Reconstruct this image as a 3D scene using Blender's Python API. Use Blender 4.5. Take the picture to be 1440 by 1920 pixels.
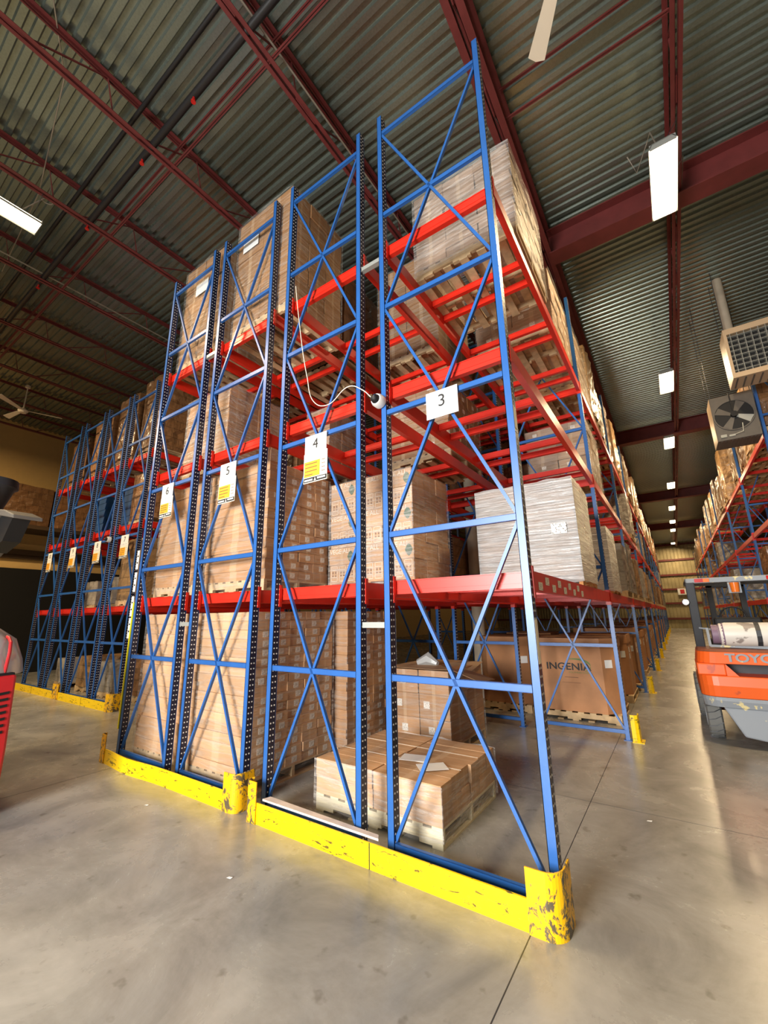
import bpy, math, random
from mathutils import Vector, Matrix
S = bpy.context.scene
for o in list(bpy.data.objects): bpy.data.objects.remove(o)
COL = S.collection
R = math.radians
random.seed(7)

# ------------------------------------------------------------------ camera
F, YAW, PIT, ROL = 778.66, 0.5968, 0.2444, -0.0160
CAM = Vector((0.8055, -2.7852, 1.6592))
cy, sy = math.cos(YAW), math.sin(YAW)
fwd0, rgt, up = Vector((-sy, cy, 0)), Vector((cy, sy, 0)), Vector((0, 0, 1))
fwd = math.cos(PIT) * fwd0 + math.sin(PIT) * up
u0 = -math.sin(PIT) * fwd0 + math.cos(PIT) * up
r2 = math.cos(ROL) * rgt + math.sin(ROL) * u0
u2 = -math.sin(ROL) * rgt + math.cos(ROL) * u0
cam = bpy.data.objects.new('camera', bpy.data.cameras.new('camera'))
COL.objects.link(cam)
m = Matrix((r2, u2, -fwd)).transposed().to_4x4()
m.translation = CAM
cam.matrix_world = m
cam.data.sensor_fit = 'VERTICAL'
cam.data.sensor_height = 24.0
cam.data.lens = F / 1920 * 24.0
cam.data.clip_start = 0.05
cam.data.clip_end = 200
S.camera = cam
# ------------------------------------------------------------------ light
S.view_settings.view_transform = 'Standard'
S.view_settings.look = 'None'
S.view_settings.exposure = 0.0
S.view_settings.gamma = 1
W = bpy.data.worlds.new('world'); S.world = W; W.use_nodes = True
W.node_tree.nodes['Background'].inputs[0].default_value = (0.80, 0.90, 1.0, 1)
W.node_tree.nodes['Background'].inputs[1].default_value = 0.09
def area(name, loc, target, sx, syy, power, col):
    l = bpy.data.lights.new(name, 'AREA'); l.shape = 'RECTANGLE'; l.size = sx; l.size_y = syy
    l.energy = power; l.color = col
    o = bpy.data.objects.new(name, l); COL.objects.link(o); o.location = loc
    o.rotation_euler = (Vector(target) - Vector(loc)).to_track_quat('-Z', 'Y').to_euler()
    return o
dl = area('dock_door_daylight', (-1.6, -9.0, 2.7), (-0.2, 0, 1.6), 3.0, 3.4, 960, (1.0, 0.98, 0.95))
dl.data.spread = R(125)
LAMP_W = 210

# ------------------------------------------------------------------ materials
def s2l(c):
    return tuple((x / 12.92 if x <= .04045 else ((x + .055) / 1.055) ** 2.4) for x in (v / 255 for v in c))
def mat(name, rgb, rough=.5, metal=0, noise=0, nscale=8, bump=0, bscale=40, spec=None, dark=None, edge=None):
    m = bpy.data.materials.new(name); m.use_nodes = True
    nt = m.node_tree; b = nt.nodes['Principled BSDF']
    c = (*s2l(rgb), 1)
    b.inputs['Base Color'].default_value = c
    b.inputs['Roughness'].default_value = rough; b.inputs['Metallic'].default_value = metal
    if spec is not None: b.inputs['Specular IOR Level'].default_value = spec
    tc = nt.nodes.new('ShaderNodeTexCoord')
    if noise or dark:
        n = nt.nodes.new('ShaderNodeTexNoise'); n.inputs['Scale'].default_value = nscale
        n.inputs['Detail'].default_value = 6
        nt.links.new(tc.outputs['Object'], n.inputs['Vector'])
        r = nt.nodes.new('ShaderNodeValToRGB')
        d = s2l(dark) if dark else tuple(x * (1 - noise) for x in c[:3])
        r.color_ramp.elements[0].color = (*d, 1); r.color_ramp.elements[1].color = c
        r.color_ramp.elements[0].position = .3 if not dark else (edge or .36)
        r.color_ramp.elements[1].position = .65 if not dark else (edge or .36) + .04
        nt.links.new(n.outputs['Fac'], r.inputs['Fac']); nt.links.new(r.outputs['Color'], b.inputs['Base Color'])
    if bump:
        n2 = nt.nodes.new('ShaderNodeTexNoise'); n2.inputs['Scale'].default_value = bscale
        nt.links.new(tc.outputs['Object'], n2.inputs['Vector'])
        bp = nt.nodes.new('ShaderNodeBump'); bp.inputs['Strength'].default_value = bump; bp.inputs['Distance'].default_value = .01
        nt.links.new(n2.outputs['Fac'], bp.inputs['Height']); nt.links.new(bp.outputs['Normal'], b.inputs['Normal'])
    return m
def N(m, t, **kw):
    n = m.node_tree.nodes.new(t)
    for k, v in kw.items(): setattr(n, k, v)
    return n
def L(m, a, b): m.node_tree.links.new(a, b)
M = {}
M['blue'] = mat('blue_rack_paint', (42, 98, 170), .36, noise=.12, nscale=5)
M['holedot'] = mat('bright_hole_dots', (240, 240, 236), .45, 0)  # stands for light seen through the post holes, put into colour
M['navyshade'] = mat('shaded_navy_web', (24, 30, 56), .4)  # darker than the post blue: shade on the web side put into colour
M['red'] = mat('red_beam_paint', (222, 44, 26), .36, noise=.15, nscale=6)
def worn(name, rgb, dark, e, sc, st):
    m = mat(name, rgb, .38, nscale=sc, dark=dark, edge=e)
    n = [x for x in m.node_tree.nodes if x.type == 'TEX_NOISE'][0]; n.inputs['Detail'].default_value = 12; n.inputs['Roughness'].default_value = .72; n.inputs['Distortion'].default_value = .8
    mp = m.node_tree.nodes.new('ShaderNodeMapping'); mp.inputs['Scale'].default_value = st
    tc = [x for x in m.node_tree.nodes if x.type == 'TEX_COORD'][0]
    m.node_tree.links.new(tc.outputs['Object'], mp.inputs[0]); m.node_tree.links.new(mp.outputs[0], n.inputs['Vector'])
    return m
M['yellow'] = worn('worn_yellow_paint', (255, 214, 4), (104, 84, 30), .40, 12, (.6, 1, 2.2))
M['yellowpost'] = worn('scuffed_yellow_paint', (250, 190, 10), (92, 82, 62), .452, 11, (1, 1, .8))
M['yellowplain'] = mat('yellow_plastic', (244, 234, 30), .4)
M['joist'] = mat('oxide_red_primer', (116, 50, 48), .5, noise=.25, nscale=4)
M['pipe'] = mat('black_pipe', (34, 32, 32), .4)
M['conduit'] = mat('conduit', (170, 160, 145), .35, .5)
M['cableblk'] = mat('dark_grey_metal', (52, 54, 58), .45, noise=.2)
M['black'] = mat('black_plastic', (14, 14, 16), .6)
M['rubber'] = mat('grey_tyre_rubber', (112, 112, 108), .8, bump=.3)
M['white'] = mat('white_paper', (236, 236, 232), .55)
M['cream'] = mat('cream_paper', (246, 236, 214), .55)
M['orangep'] = mat('orange_print', (244, 172, 44), .5)
M['ink'] = mat('black_ink', (26, 24, 24), .6)
M['faint'] = mat('grey_ink', (176, 176, 174), .6)
M['brownink'] = mat('brown_ink', (120, 78, 46), .6)
M['greenink'] = mat('green_ink', (96, 120, 56), .6)
M['dkgreen'] = mat('dark_green_ink', (70, 98, 76), .6)
M['darkcarton'] = mat('pale_print_ink', (250, 238, 218), .6)
M['wood'] = mat('pallet_pine', (214, 184, 140), .75, noise=.35, nscale=9, bump=.15)
M['paintwood'] = mat('cream_painted_pallet', (232, 220, 184), .65, noise=.12, nscale=9)
M['woodtan'] = mat('orange_pine', (214, 150, 84), .7, noise=.3, nscale=9)
M['plank'] = mat('bleached_plank', (222, 204, 190), .7, noise=.15, nscale=14)
M['wall'] = mat('tan_wall_paint', (216, 178, 112), .85, noise=.05)
M['walldark'] = mat('dark_brown_trim', (74, 54, 32), .8)
M['wallblack'] = mat('near_black_sheet', (14, 13, 12), .9)
M['plastwhite'] = mat('white_plastic', (232, 230, 224), .35)
M['fanwhite'] = mat('fan_enamel', (214, 200, 176), .4)
M['orange'] = mat('orange_truck_paint', (238, 100, 34), .4, nscale=5, dark=(196, 84, 50), edge=.34)
M['brownpaint'] = mat('faded_brown_red', (136, 78, 56), .6, noise=.2)
M['truckgrey'] = mat('scraped_grey_paint', (142, 148, 154), .55, nscale=9, dark=(222, 206, 150), edge=.36)
M['tank'] = mat('white_gas_tank', (222, 216, 206), .45, nscale=6, dark=(150, 140, 132), edge=.36)
M['purple'] = mat('tank_collar', (128, 104, 124), .5)
M['redtruck'] = mat('red_truck_paint', (196, 34, 40), .4, noise=.08)
M['lens'] = mat('red_lens', (190, 30, 24), .2)
M['amber'] = mat('amber_lens', (226, 116, 40), .2)
M['chrome'] = mat('chrome', (230, 230, 235), .12, 1)
M['heater'] = mat('heater_enamel', (196, 170, 138), .45)
M['heaterdark'] = mat('heater_grey', (104, 98, 90), .5, noise=.15)
M['galv'] = mat('galvanised_bracket', (172, 174, 168), .35, .3)
M['column'] = mat('column_paint', (190, 176, 154), .7, noise=.25, nscale=3)
M['bluetote'] = mat('blue_tote_plastic', (36, 74, 120), .4)
M['paper'] = mat('kraft_sheet', (170, 136, 100), .7, noise=.1)
M['foil'] = mat('glossy_wrap_grey', (176, 178, 176), .22, .2, bump=.5, bscale=9)

def carton(name, rgb, seam=0, tape=True):
    """cardboard: per-object tint, faint fibre noise, pale tape strip over the middle"""
    m = mat(name, rgb, .68)
    nt = m.node_tree; b = nt.nodes['Principled BSDF']
    oi = N(m, 'ShaderNodeObjectInfo'); tc = N(m, 'ShaderNodeTexCoord')
    hs = N(m, 'ShaderNodeHueSaturation'); mr = N(m, 'ShaderNodeMapRange')
    mr.inputs[3].default_value = .82; mr.inputs[4].default_value = 1.12
    L(m, oi.outputs['Random'], mr.inputs[0]); L(m, mr.outputs[0], hs.inputs['Value'])
    ns = N(m, 'ShaderNodeTexNoise'); ns.inputs['Scale'].default_value = 3; ns.inputs['Detail'].default_value = 4
    L(m, tc.outputs['Object'], ns.inputs['Vector'])
    rp = N(m, 'ShaderNodeValToRGB'); c = s2l(rgb)
    rp.color_ramp.elements[0].color = (*[x * .8 for x in c], 1); rp.color_ramp.elements[1].color = (*[min(1, x * 1.12) for x in c], 1)
    rp.color_ramp.elements[0].position = .3; rp.color_ramp.elements[1].position = .7
    L(m, ns.outputs['Fac'], rp.inputs['Fac'])
    L(m, rp.outputs['Color'], hs.inputs['Color'])
    last = hs.outputs['Color']
    if tape:
        sp = N(m, 'ShaderNodeSeparateXYZ'); L(m, tc.outputs['Generated'], sp.inputs[0])
        def band(sock):
            a = N(m, 'ShaderNodeMath', operation='SUBTRACT'); a.inputs[1].default_value = .5; L(m, sock, a.inputs[0])
            bb = N(m, 'ShaderNodeMath', operation='ABSOLUTE'); L(m, a.outputs[0], bb.inputs[0])
            cc = N(m, 'ShaderNodeMath', operation='LESS_THAN'); cc.inputs[1].default_value = .055; L(m, bb.outputs[0], cc.inputs[0])
            return cc.outputs[0]
        mx = N(m, 'ShaderNodeMath', operation='MAXIMUM'); L(m, band(sp.outputs[0]), mx.inputs[0]); L(m, band(sp.outputs[1]), mx.inputs[1])
        ml = N(m, 'ShaderNodeMath', operation='MULTIPLY'); ml.inputs[1].default_value = .28; L(m, mx.outputs[0], ml.inputs[0])
        mc = N(m, 'ShaderNodeMixRGB'); mc.inputs[2].default_value = (*s2l((222, 196, 160)), 1)
        L(m, ml.outputs[0], mc.inputs[0]); L(m, last, mc.inputs[1]); last = mc.outputs[0]
    L(m, last, b.inputs['Base Color'])
    return m
M['kraft'] = carton('kraft_cardboard', (184, 136, 90))
M['kraftpale'] = carton('pale_kraft_cardboard', (204, 160, 116))
M['kraftbrown'] = carton('brown_cardboard', (160, 116, 72))
M['kraftgrey'] = carton('greyish_cardboard', (168, 140, 116))
M['gaylord'] = carton('bulk_bin_cardboard', (178, 126, 84), tape=False)

def brickload(name, rgb, bw, bh, dark=.35):
    """stacked cartons seen far off: seams in the material"""
    m = mat(name, rgb, .5)
    b = m.node_tree.nodes['Principled BSDF']; tc = N(m, 'ShaderNodeTexCoord'); oi = N(m, 'ShaderNodeObjectInfo')
    sp = N(m, 'ShaderNodeSeparateXYZ'); L(m, tc.outputs['Object'], sp.inputs[0])
    ad = N(m, 'ShaderNodeMath', operation='ADD'); L(m, sp.outputs[0], ad.inputs[0]); L(m, sp.outputs[1], ad.inputs[1])
    cb = N(m, 'ShaderNodeCombineXYZ'); L(m, ad.outputs[0], cb.inputs[0]); L(m, sp.outputs[2], cb.inputs[1])
    br = N(m, 'ShaderNodeTexBrick'); br.inputs['Scale'].default_value = 1
    br.inputs['Brick Width'].default_value = bw; br.inputs['Row Height'].default_value = bh
    br.inputs['Mortar Size'].default_value = .006; br.inputs['Mortar Smooth'].default_value = .3
    c = s2l(rgb)
    br.inputs['Color1'].default_value = (*c, 1); br.inputs['Color2'].default_value = (*[x * .78 for x in c], 1)
    br.inputs['Mortar'].default_value = (*[x * dark for x in c], 1)
    L(m, cb.outputs[0], br.inputs['Vector'])
    hs = N(m, 'ShaderNodeHueSaturation'); mr = N(m, 'ShaderNodeMapRange'); mr.inputs[3].default_value = .6; mr.inputs[4].default_value = 1.15
    L(m, oi.outputs['Random'], mr.inputs[0]); L(m, mr.outputs[0], hs.inputs['Value']); L(m, br.outputs['Color'], hs.inputs['Color'])
    L(m, hs.outputs['Color'], b.inputs['Base Color'])
    n2 = N(m, 'ShaderNodeTexNoise'); n2.inputs['Scale'].default_value = 4; n2.inputs['Detail'].default_value = 3
    L(m, tc.outputs['Object'], n2.inputs['Vector'])
    bp = N(m, 'ShaderNodeBump'); bp.inputs['Strength'].default_value = .9; bp.inputs['Distance'].default_value = .06
    L(m, n2.outputs['Fac'], bp.inputs['Height']); L(m, bp.outputs['Normal'], b.inputs['Normal'])
    b.inputs['Coat Weight'].default_value = .5; b.inputs['Coat Roughness'].default_value = .22
    L(m, bp.outputs['Normal'], b.inputs['Coat Normal'])
    return m
M['bricktan'] = brickload('wrapped_cartons_tan', (186, 146, 98), .42, .3)
M['brickbrown'] = brickload('wrapped_cartons_brown', (150, 106, 66), .35, .22)
M['brickgrey'] = brickload('wrapped_cartons_grey', (176, 168, 156), .5, .25, .6)

def wrapmat(name, rgb, amount, zs=3.5, hi=.75):
    m = bpy.data.materials.new(name); m.use_nodes = True; nt = m.node_tree
    nt.nodes.clear()
    out = N(m, 'ShaderNodeOutputMaterial'); mix = N(m, 'ShaderNodeMixShader')
    tr = N(m, 'ShaderNodeBsdfTransparent'); gl = N(m, 'ShaderNodeBsdfPrincipled')
    gl.inputs['Base Color'].default_value = (*s2l(rgb), 1); gl.inputs['Roughness'].default_value = .24
    gl.inputs['Specular IOR Level'].default_value = .8
    tc = N(m, 'ShaderNodeTexCoord'); mp = N(m, 'ShaderNodeMapping'); mp.inputs['Scale'].default_value = (1.2, 1.2, 14)
    L(m, tc.outputs['Object'], mp.inputs[0])
    n = N(m, 'ShaderNodeTexNoise'); n.inputs['Scale'].default_value = 2.2; n.inputs['Detail'].default_value = 5
    n.inputs['Distortion'].default_value = .6
    L(m, mp.outputs[0], n.inputs['Vector'])
    mr = N(m, 'ShaderNodeMapRange'); mr.inputs[1].default_value = .42; mr.inputs[2].default_value = .68
    mr.inputs[3].default_value = amount; mr.inputs[4].default_value = hi
    L(m, n.outputs['Fac'], mr.inputs[0])
    bp = N(m, 'ShaderNodeBump'); bp.inputs['Strength'].default_value = 1; bp.inputs['Distance'].default_value = .03
    n3 = N(m, 'ShaderNodeTexNoise'); n3.inputs['Scale'].default_value = 5; n3.inputs['Detail'].default_value = 4; n3.inputs['Distortion'].default_value = 1.2
    mp2 = N(m, 'ShaderNodeMapping'); mp2.inputs['Scale'].default_value = (3.5 / zs, 3.5 / zs, zs); L(m, tc.outputs['Object'], mp2.inputs[0]); L(m, mp2.outputs[0], n3.inputs['Vector'])
    L(m, n3.outputs['Fac'], bp.inputs['Height']); L(m, bp.outputs['Normal'], gl.inputs['Normal'])
    L(m, mr.outputs[0], mix.inputs[0]); L(m, tr.outputs[0], mix.inputs[1]); L(m, gl.outputs[0], mix.inputs[2])
    L(m, mix.outputs[0], out.inputs[0])
    return m
M['wrap'] = wrapmat('clear_stretch_wrap', (226, 220, 210), .05, hi=.30)
M['wrapmid'] = wrapmat('cloudy_stretch_wrap', (228, 222, 214), .12, hi=.5)
M['wrapwhite'] = wrapmat('white_stretch_wrap', (216, 216, 214), .6, zs=11, hi=.92)

def label_mat():
    m = mat('printed_label', (232, 226, 214), .55); b = m.node_tree.nodes['Principled BSDF']
    tc = N(m, 'ShaderNodeTexCoord'); mp = N(m, 'ShaderNodeMapping'); mp.inputs['Scale'].default_value = (7, 7, 7)
    L(m, tc.outputs['Generated'], mp.inputs[0])
    v = N(m, 'ShaderNodeTexVoronoi'); v.inputs['Scale'].default_value = 1; L(m, mp.outputs[0], v.inputs['Vector'])
    sp = N(m, 'ShaderNodeSeparateXYZ'); L(m, tc.outputs['Generated'], sp.inputs[0])
    r = N(m, 'ShaderNodeValToRGB'); r.color_ramp.interpolation = 'CONSTANT'
    r.color_ramp.elements[0].color = (.10, .09, .08, 1); r.color_ramp.elements[1].color = (*s2l((230, 222, 210)), 1); r.color_ramp.elements[1].position = .30
    L(m, v.outputs['Distance'], r.inputs['Fac']); L(m, r.outputs['Color'], b.inputs['Base Color'])
    return m
M['label'] = label_mat()

def deck_mat():
    m = mat('galvanised_deck', (150, 160, 149), .27, .7, noise=.16, nscale=40); return m
M['deck'] = deck_mat()

def floor_mat():
    m = mat('polished_concrete', (150, 142, 126), .3)
    b = m.node_tree.nodes['Principled BSDF']; tc = N(m, 'ShaderNodeTexCoord')
    n = N(m, 'ShaderNodeTexNoise'); n.inputs['Scale'].default_value = 1.3; n.inputs['Detail'].default_value = 10; n.inputs['Roughness'].default_value = .68; n.inputs['Distortion'].default_value = .5
    L(m, tc.outputs['Object'], n.inputs['Vector'])
    r = N(m, 'ShaderNodeValToRGB'); e = r.color_ramp.elements
    e[0].position = .3; e[0].color = (*s2l((126, 123, 115)), 1); e[1].position = .7; e[1].color = (*s2l((176, 173, 164)), 1)
    L(m, n.outputs['Fac'], r.inputs['Fac'])
    n2 = N(m, 'ShaderNodeTexNoise'); n2.inputs['Scale'].default_value = 7; n2.inputs['Detail'].default_value = 3
    L(m, tc.outputs['Object'], n2.inputs['Vector'])
    r2_ = N(m, 'ShaderNodeValToRGB'); e = r2_.color_ramp.elements
    e[0].position = .27; e[0].color = (.45, .40, .34, 1); e[1].position = .36; e[1].color = (1, 1, 1, 1)
    L(m, n2.outputs['Fac'], r2_.inputs['Fac'])
    mu = N(m, 'ShaderNodeMixRGB', blend_type='MULTIPLY'); mu.inputs[0].default_value = .6
    L(m, r.outputs['Color'], mu.inputs[1]); L(m, r2_.outputs['Color'], mu.inputs[2])
    # fine scratches
    mp = N(m, 'ShaderNodeMapping'); mp.inputs['Scale'].default_value = (3, 22, 1); mp.inputs['Rotation'].default_value = (0, 0, .5)
    L(m, tc.outputs['Object'], mp.inputs[0])
    n3 = N(m, 'ShaderNodeTexNoise'); n3.inputs['Scale'].default_value = 1.4; n3.inputs['Detail'].default_value = 6
    L(m, mp.outputs[0], n3.inputs['Vector'])
    r3 = N(m, 'ShaderNodeValToRGB'); e = r3.color_ramp.elements
    e[0].position = .35; e[0].color = (.86, .84, .80, 1); e[1].position = .6; e[1].color = (1, 1, 1, 1)
    L(m, n3.outputs['Fac'], r3.inputs['Fac'])
    mu2 = N(m, 'ShaderNodeMixRGB', blend_type='MULTIPLY'); mu2.inputs[0].default_value = .16
    L(m, mu.outputs[0], mu2.inputs[1]); L(m, r3.outputs['Color'], mu2.inputs[2])
    L(m, mu2.outputs[0], b.inputs['Base Color'])
    rr = N(m, 'ShaderNodeMapRange'); rr.inputs[3].default_value = .17; rr.inputs[4].default_value = .36
    L(m, n.outputs['Fac'], rr.inputs[0]); L(m, rr.outputs[0], b.inputs['Roughness'])
    bp = N(m, 'ShaderNodeBump'); bp.inputs['Strength'].default_value = .05; bp.inputs['Distance'].default_value = .01
    L(m, n3.outputs['Fac'], bp.inputs['Height']); L(m, bp.outputs['Normal'], b.inputs['Normal'])
    b.inputs['Specular IOR Level'].default_value = .55
    return m
M['floor'] = floor_mat()

def emit(name, col, st):
    m = bpy.data.materials.new(name); m.use_nodes = True
    b = m.node_tree.nodes['Principled BSDF']; b.inputs['Base Color'].default_value = (.8, .8, .8, 1)
    b.inputs['Emission Color'].default_value = (*col, 1); b.inputs['Emission Strength'].default_value = st
    return m
M['lamp'] = emit('lit_lamp_tubes', (1, .80, .50), 14)
M['worklight'] = emit('lit_work_light', (1, .97, .9), 10)
M['endwall'] = mat('ribbed_metal_wall', (182, 168, 128), .5, .2, noise=.35, nscale=1.1)

# ------------------------------------------------------------------ mesh helpers
class MB:
    def __init__(s): s.v = []; s.f = []; s.mi = []; s.m = 0; s.T = None
    def add(s, vs, fs):
        k = len(s.v)
        if s.T is not None: vs = [s.T @ Vector(v) for v in vs]
        s.v += [tuple(v) for v in vs]; s.f += [tuple(i + k for i in f) for f in fs]; s.mi += [s.m] * len(fs)
        return s
    def box(s, x0, x1, y0, y1, z0, z1):
        return s.add([(x0,y0,z0),(x1,y0,z0),(x1,y1,z0),(x0,y1,z0),(x0,y0,z1),(x1,y0,z1),(x1,y1,z1),(x0,y1,z1)],
                     [(0,3,2,1),(4,5,6,7),(0,1,5,4),(1,2,6,5),(2,3,7,6),(3,0,4,7)])
    def bar(s, p, q, w, h, side=None):
        p, q = Vector(p), Vector(q); d = (q - p).normalized()
        a = Vector(side) if side else (Vector((0, 0, 1)) if abs(d.z) < .9 else Vector((1, 0, 0)))
        a = (a - d * a.dot(d)).normalized(); b = d.cross(a)
        c = []
        for e in (p, q):
            for i, j in ((-1,-1),(1,-1),(1,1),(-1,1)): c.append(e + a * (i * w / 2) + b * (j * h / 2))
        return s.add(c, [(0,3,2,1),(4,5,6,7),(0,1,5,4),(1,2,6,5),(2,3,7,6),(3,0,4,7)])
    def tube(s, pts, r, n=8, cap=True):
        pts = [Vector(p) for p in pts]; vs = []; fs = []
        rr = r if isinstance(r, (list, tuple)) else [r] * len(pts)
        a = None
        for i, p in enumerate(pts):
            d = (pts[min(i + 1, len(pts) - 1)] - pts[max(i - 1, 0)]).normalized()
            if a is None: a = Vector((0, 0, 1)) if abs(d.z) < .9 else Vector((1, 0, 0))
            a = (a - d * a.dot(d)).normalized(); b = d.cross(a)
            for k in range(n):
                t = 2 * math.pi * k / n; vs.append(p + (a * math.cos(t) + b * math.sin(t)) * rr[i])
        for i in range(len(pts) - 1):
            for k in range(n): fs.append((i*n+k, i*n+(k+1)%n, (i+1)*n+(k+1)%n, (i+1)*n+k))
        if cap: fs += [tuple(range(n - 1, -1, -1)), tuple((len(pts)-1)*n + k for k in range(n))]
        return s.add(vs, fs)
    def prism(s, poly, axis, a, b):
        """poly in the plane normal to axis; coordinates keep xyz order with axis removed"""
        def P(u, v, w):
            return {'x': (w, u, v), 'y': (u, w, v), 'z': (u, v, w)}[axis]
        n = len(poly); vs = [P(*p, a) for p in poly] + [P(*p, b) for p in poly]
        fs = [tuple(range(n)), tuple(range(2*n-1, n-1, -1))] + [(i, n+i, n+(i+1)%n, (i+1)%n) for i in range(n)]
        return s.add(vs, fs)
    def build(s, name, mats, parent=None, loc=(0, 0, 0), smooth=False, bevel=0, recalc=True):
        me = bpy.data.meshes.new(name); me.from_pydata(s.v, [], s.f)
        for mm in (mats if isinstance(mats, (list, tuple)) else [mats]): me.materials.append(M[mm])
        if any(s.mi): me.polygons.foreach_set('material_index', s.mi)
        if recalc:
            import bmesh
            bm = bmesh.new(); bm.from_mesh(me); bmesh.ops.recalc_face_normals(bm, faces=bm.faces); bm.to_mesh(me); bm.free()
        if smooth:
            me.polygons.foreach_set('use_smooth', [True] * len(me.polygons))
        o = bpy.data.objects.new(name, me); COL.objects.link(o); o.location = loc
        if smooth:
            md = o.modifiers.new('es', 'EDGE_SPLIT'); md.split_angle = R(40)
        if bevel:
            md = o.modifiers.new('bv', 'BEVEL'); md.width = bevel; md.segments = 2; md.limit_method = 'ANGLE'
        if parent: o.parent = parent
        return o
def tag(o, label=None, cat=None, group=None, kind=None):
    if label: o['label'] = spell(label)
    if cat: o['category'] = cat
    if group: o['group'] = group
    if kind: o['kind'] = kind
    return o
NW = {'10': 'ten', '3': 'three', '4': 'four', '5': 'five', '6': 'six', '7': 'seven', '8': 'eight', '9': 'nine'}
def spell(l):
    return ' '.join(NW.get(w.strip(','), w.strip(',')) + (',' if w.endswith(',') else '') for w in l.split())
def thing(name, label, cat, loc=(0, 0, 0), rz=0, group=None):
    o = bpy.data.objects.new(name, None); COL.objects.link(o); o.empty_display_size = .1
    o.location = loc; o.rotation_euler = (0, 0, rz)
    return tag(o, label, cat, group)
KIDS = {}
def dup(src, loc, rz=None, label=None, group=None):
    """copy a thing with its parts and their sub-parts"""
    def rec(o, par):
        c = o.copy(); COL.objects.link(c); c.parent = par
        for ch in list(o.children): rec(ch, c)
        return c
    c = rec(src, None); c.location = loc
    if rz is not None: c.rotation_euler = (0, 0, rz)
    if label: c['label'] = spell(label)
    if group: c['group'] = group
    return c
def text(s, size, parent, loc, rot, m, name='lettering', sx=1, ext=.0006, align='CENTER', bold=0):
    cu = bpy.data.curves.new('t', 'FONT'); cu.body = s; cu.size = size; cu.extrude = ext; cu.align_x = align; cu.align_y = 'CENTER'
    cu.offset = bold
    o = bpy.data.objects.new('t', cu); me = bpy.data.meshes.new_from_object(o)
    bpy.data.objects.remove(o); me.materials.clear(); me.materials.append(M[m])
    o = bpy.data.objects.new(name, me); COL.objects.link(o); o.location = loc; o.rotation_euler = rot; o.scale = (sx, 1, 1)
    o.parent = parent
    return o
FRONT = (R(90), 0, 0)            # text facing -y
RIGHT = (R(90), 0, R(90))        # text facing +x
ORD = ['first', 'second', 'third', 'fourth', 'fifth', 'sixth', 'seventh', 'eighth', 'ninth', 'tenth', 'eleventh', 'twelfth', 'thirteenth', 'fourteenth', 'fifteenth', 'sixteenth', 'seventeenth', 'eighteenth', 'nineteenth', 'twentieth', 'twenty-first', 'twenty-second', 'twenty-third', 'twenty-fourth', 'twenty-fifth', 'twenty-sixth']
LEV = {1: 'lowest', 2: 'middle', 3: 'top'}

# ------------------------------------------------------------------ setting
DECK = 8.45; YB, YE, XL, XR = -6.0, 48.4, -17.4, 9.0
fl = MB().box(XL, XR, -14, YE, -.2, 0).build('floor', 'floor'); tag(fl, kind='structure')
j = MB()
for x in (-.09, -4.85, 4.7, -9.6, -14.4): j.box(x - .003, x + .003, -14, YE, 0, .0006)
for y in (1.78, -3.6, 7.1, 12.4, 17.7, 23, 28.3, 33.6, 38.9): j.box(XL, XR, y - .003, y + .003, 0, .0006)
tag(j.build('trim_1', 'cableblk'), kind='structure')
# corrugated steel deck, ribs run along x
d = MB(); y = YB; prof = []
while y < YE:
    prof += [(y, 0), (y + .045, 0), (y + .062, -.038), (y + .128, -.038), (y + .1455, 0)]; y += .1524
vs = []; fs = []
for i, (yy, dz) in enumerate(prof):
    vs += [(XL, yy, DECK + .038 + dz), (XR, yy, DECK + .038 + dz)]
    if i: fs.append((2*i-2, 2*i, 2*i+1, 2*i-1))
d.add(vs, fs); d.box(XL, XR, YB, YE, DECK + .06, DECK + .1)
tag(d.build('ceiling', 'deck', recalc=False), kind='structure')
# end wall: ribbed sheets
w = MB(); x = XL; prof = []
while x < XR:
    prof += [(x, 0), (x + .2, 0), (x + .23, -.03), (x + .27, -.03), (x + .3, 0)]; x += .3
vs = []; fs = []
for i, (xx, dy) in enumerate(prof):
    vs += [(xx, YE + dy, 0), (xx, YE + dy, DECK + .1)]
    if i: fs.append((2*i-2, 2*i, 2*i+1, 2*i-1))
w.add(vs, fs); w.box(XL, XR, YE + .02, YE + .2, 0, DECK + .1)
tag(w.build('wall_back', 'endwall', recalc=False), kind='structure')
for i, z in enumerate((8.2, 6.66, 5.17, 3.76, 2.4, .92)):
    tag(MB().box(XL, XR, YE - .16, YE - .03, z - .09, z + .09).build('trim_%d' % (i + 2), 'joist'), kind='structure')
tag(MB().box(XL - .2, XL, YB, YE, 0, DECK + .1).build('wall_left', 'wall'), kind='structure')
tag(MB().box(XR, XR + .2, YB, YE, 0, DECK + .1).build('wall_right', 'endwall'), kind='structure')
# left wall: ledge moulding and flat near-black sheet below it
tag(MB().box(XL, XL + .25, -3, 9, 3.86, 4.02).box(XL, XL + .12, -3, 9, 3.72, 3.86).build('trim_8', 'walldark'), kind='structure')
tag(MB().box(XL, XL + .06, -3, 14, 0, 3.4).build('trim_9', 'wallblack'), kind='structure')

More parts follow.
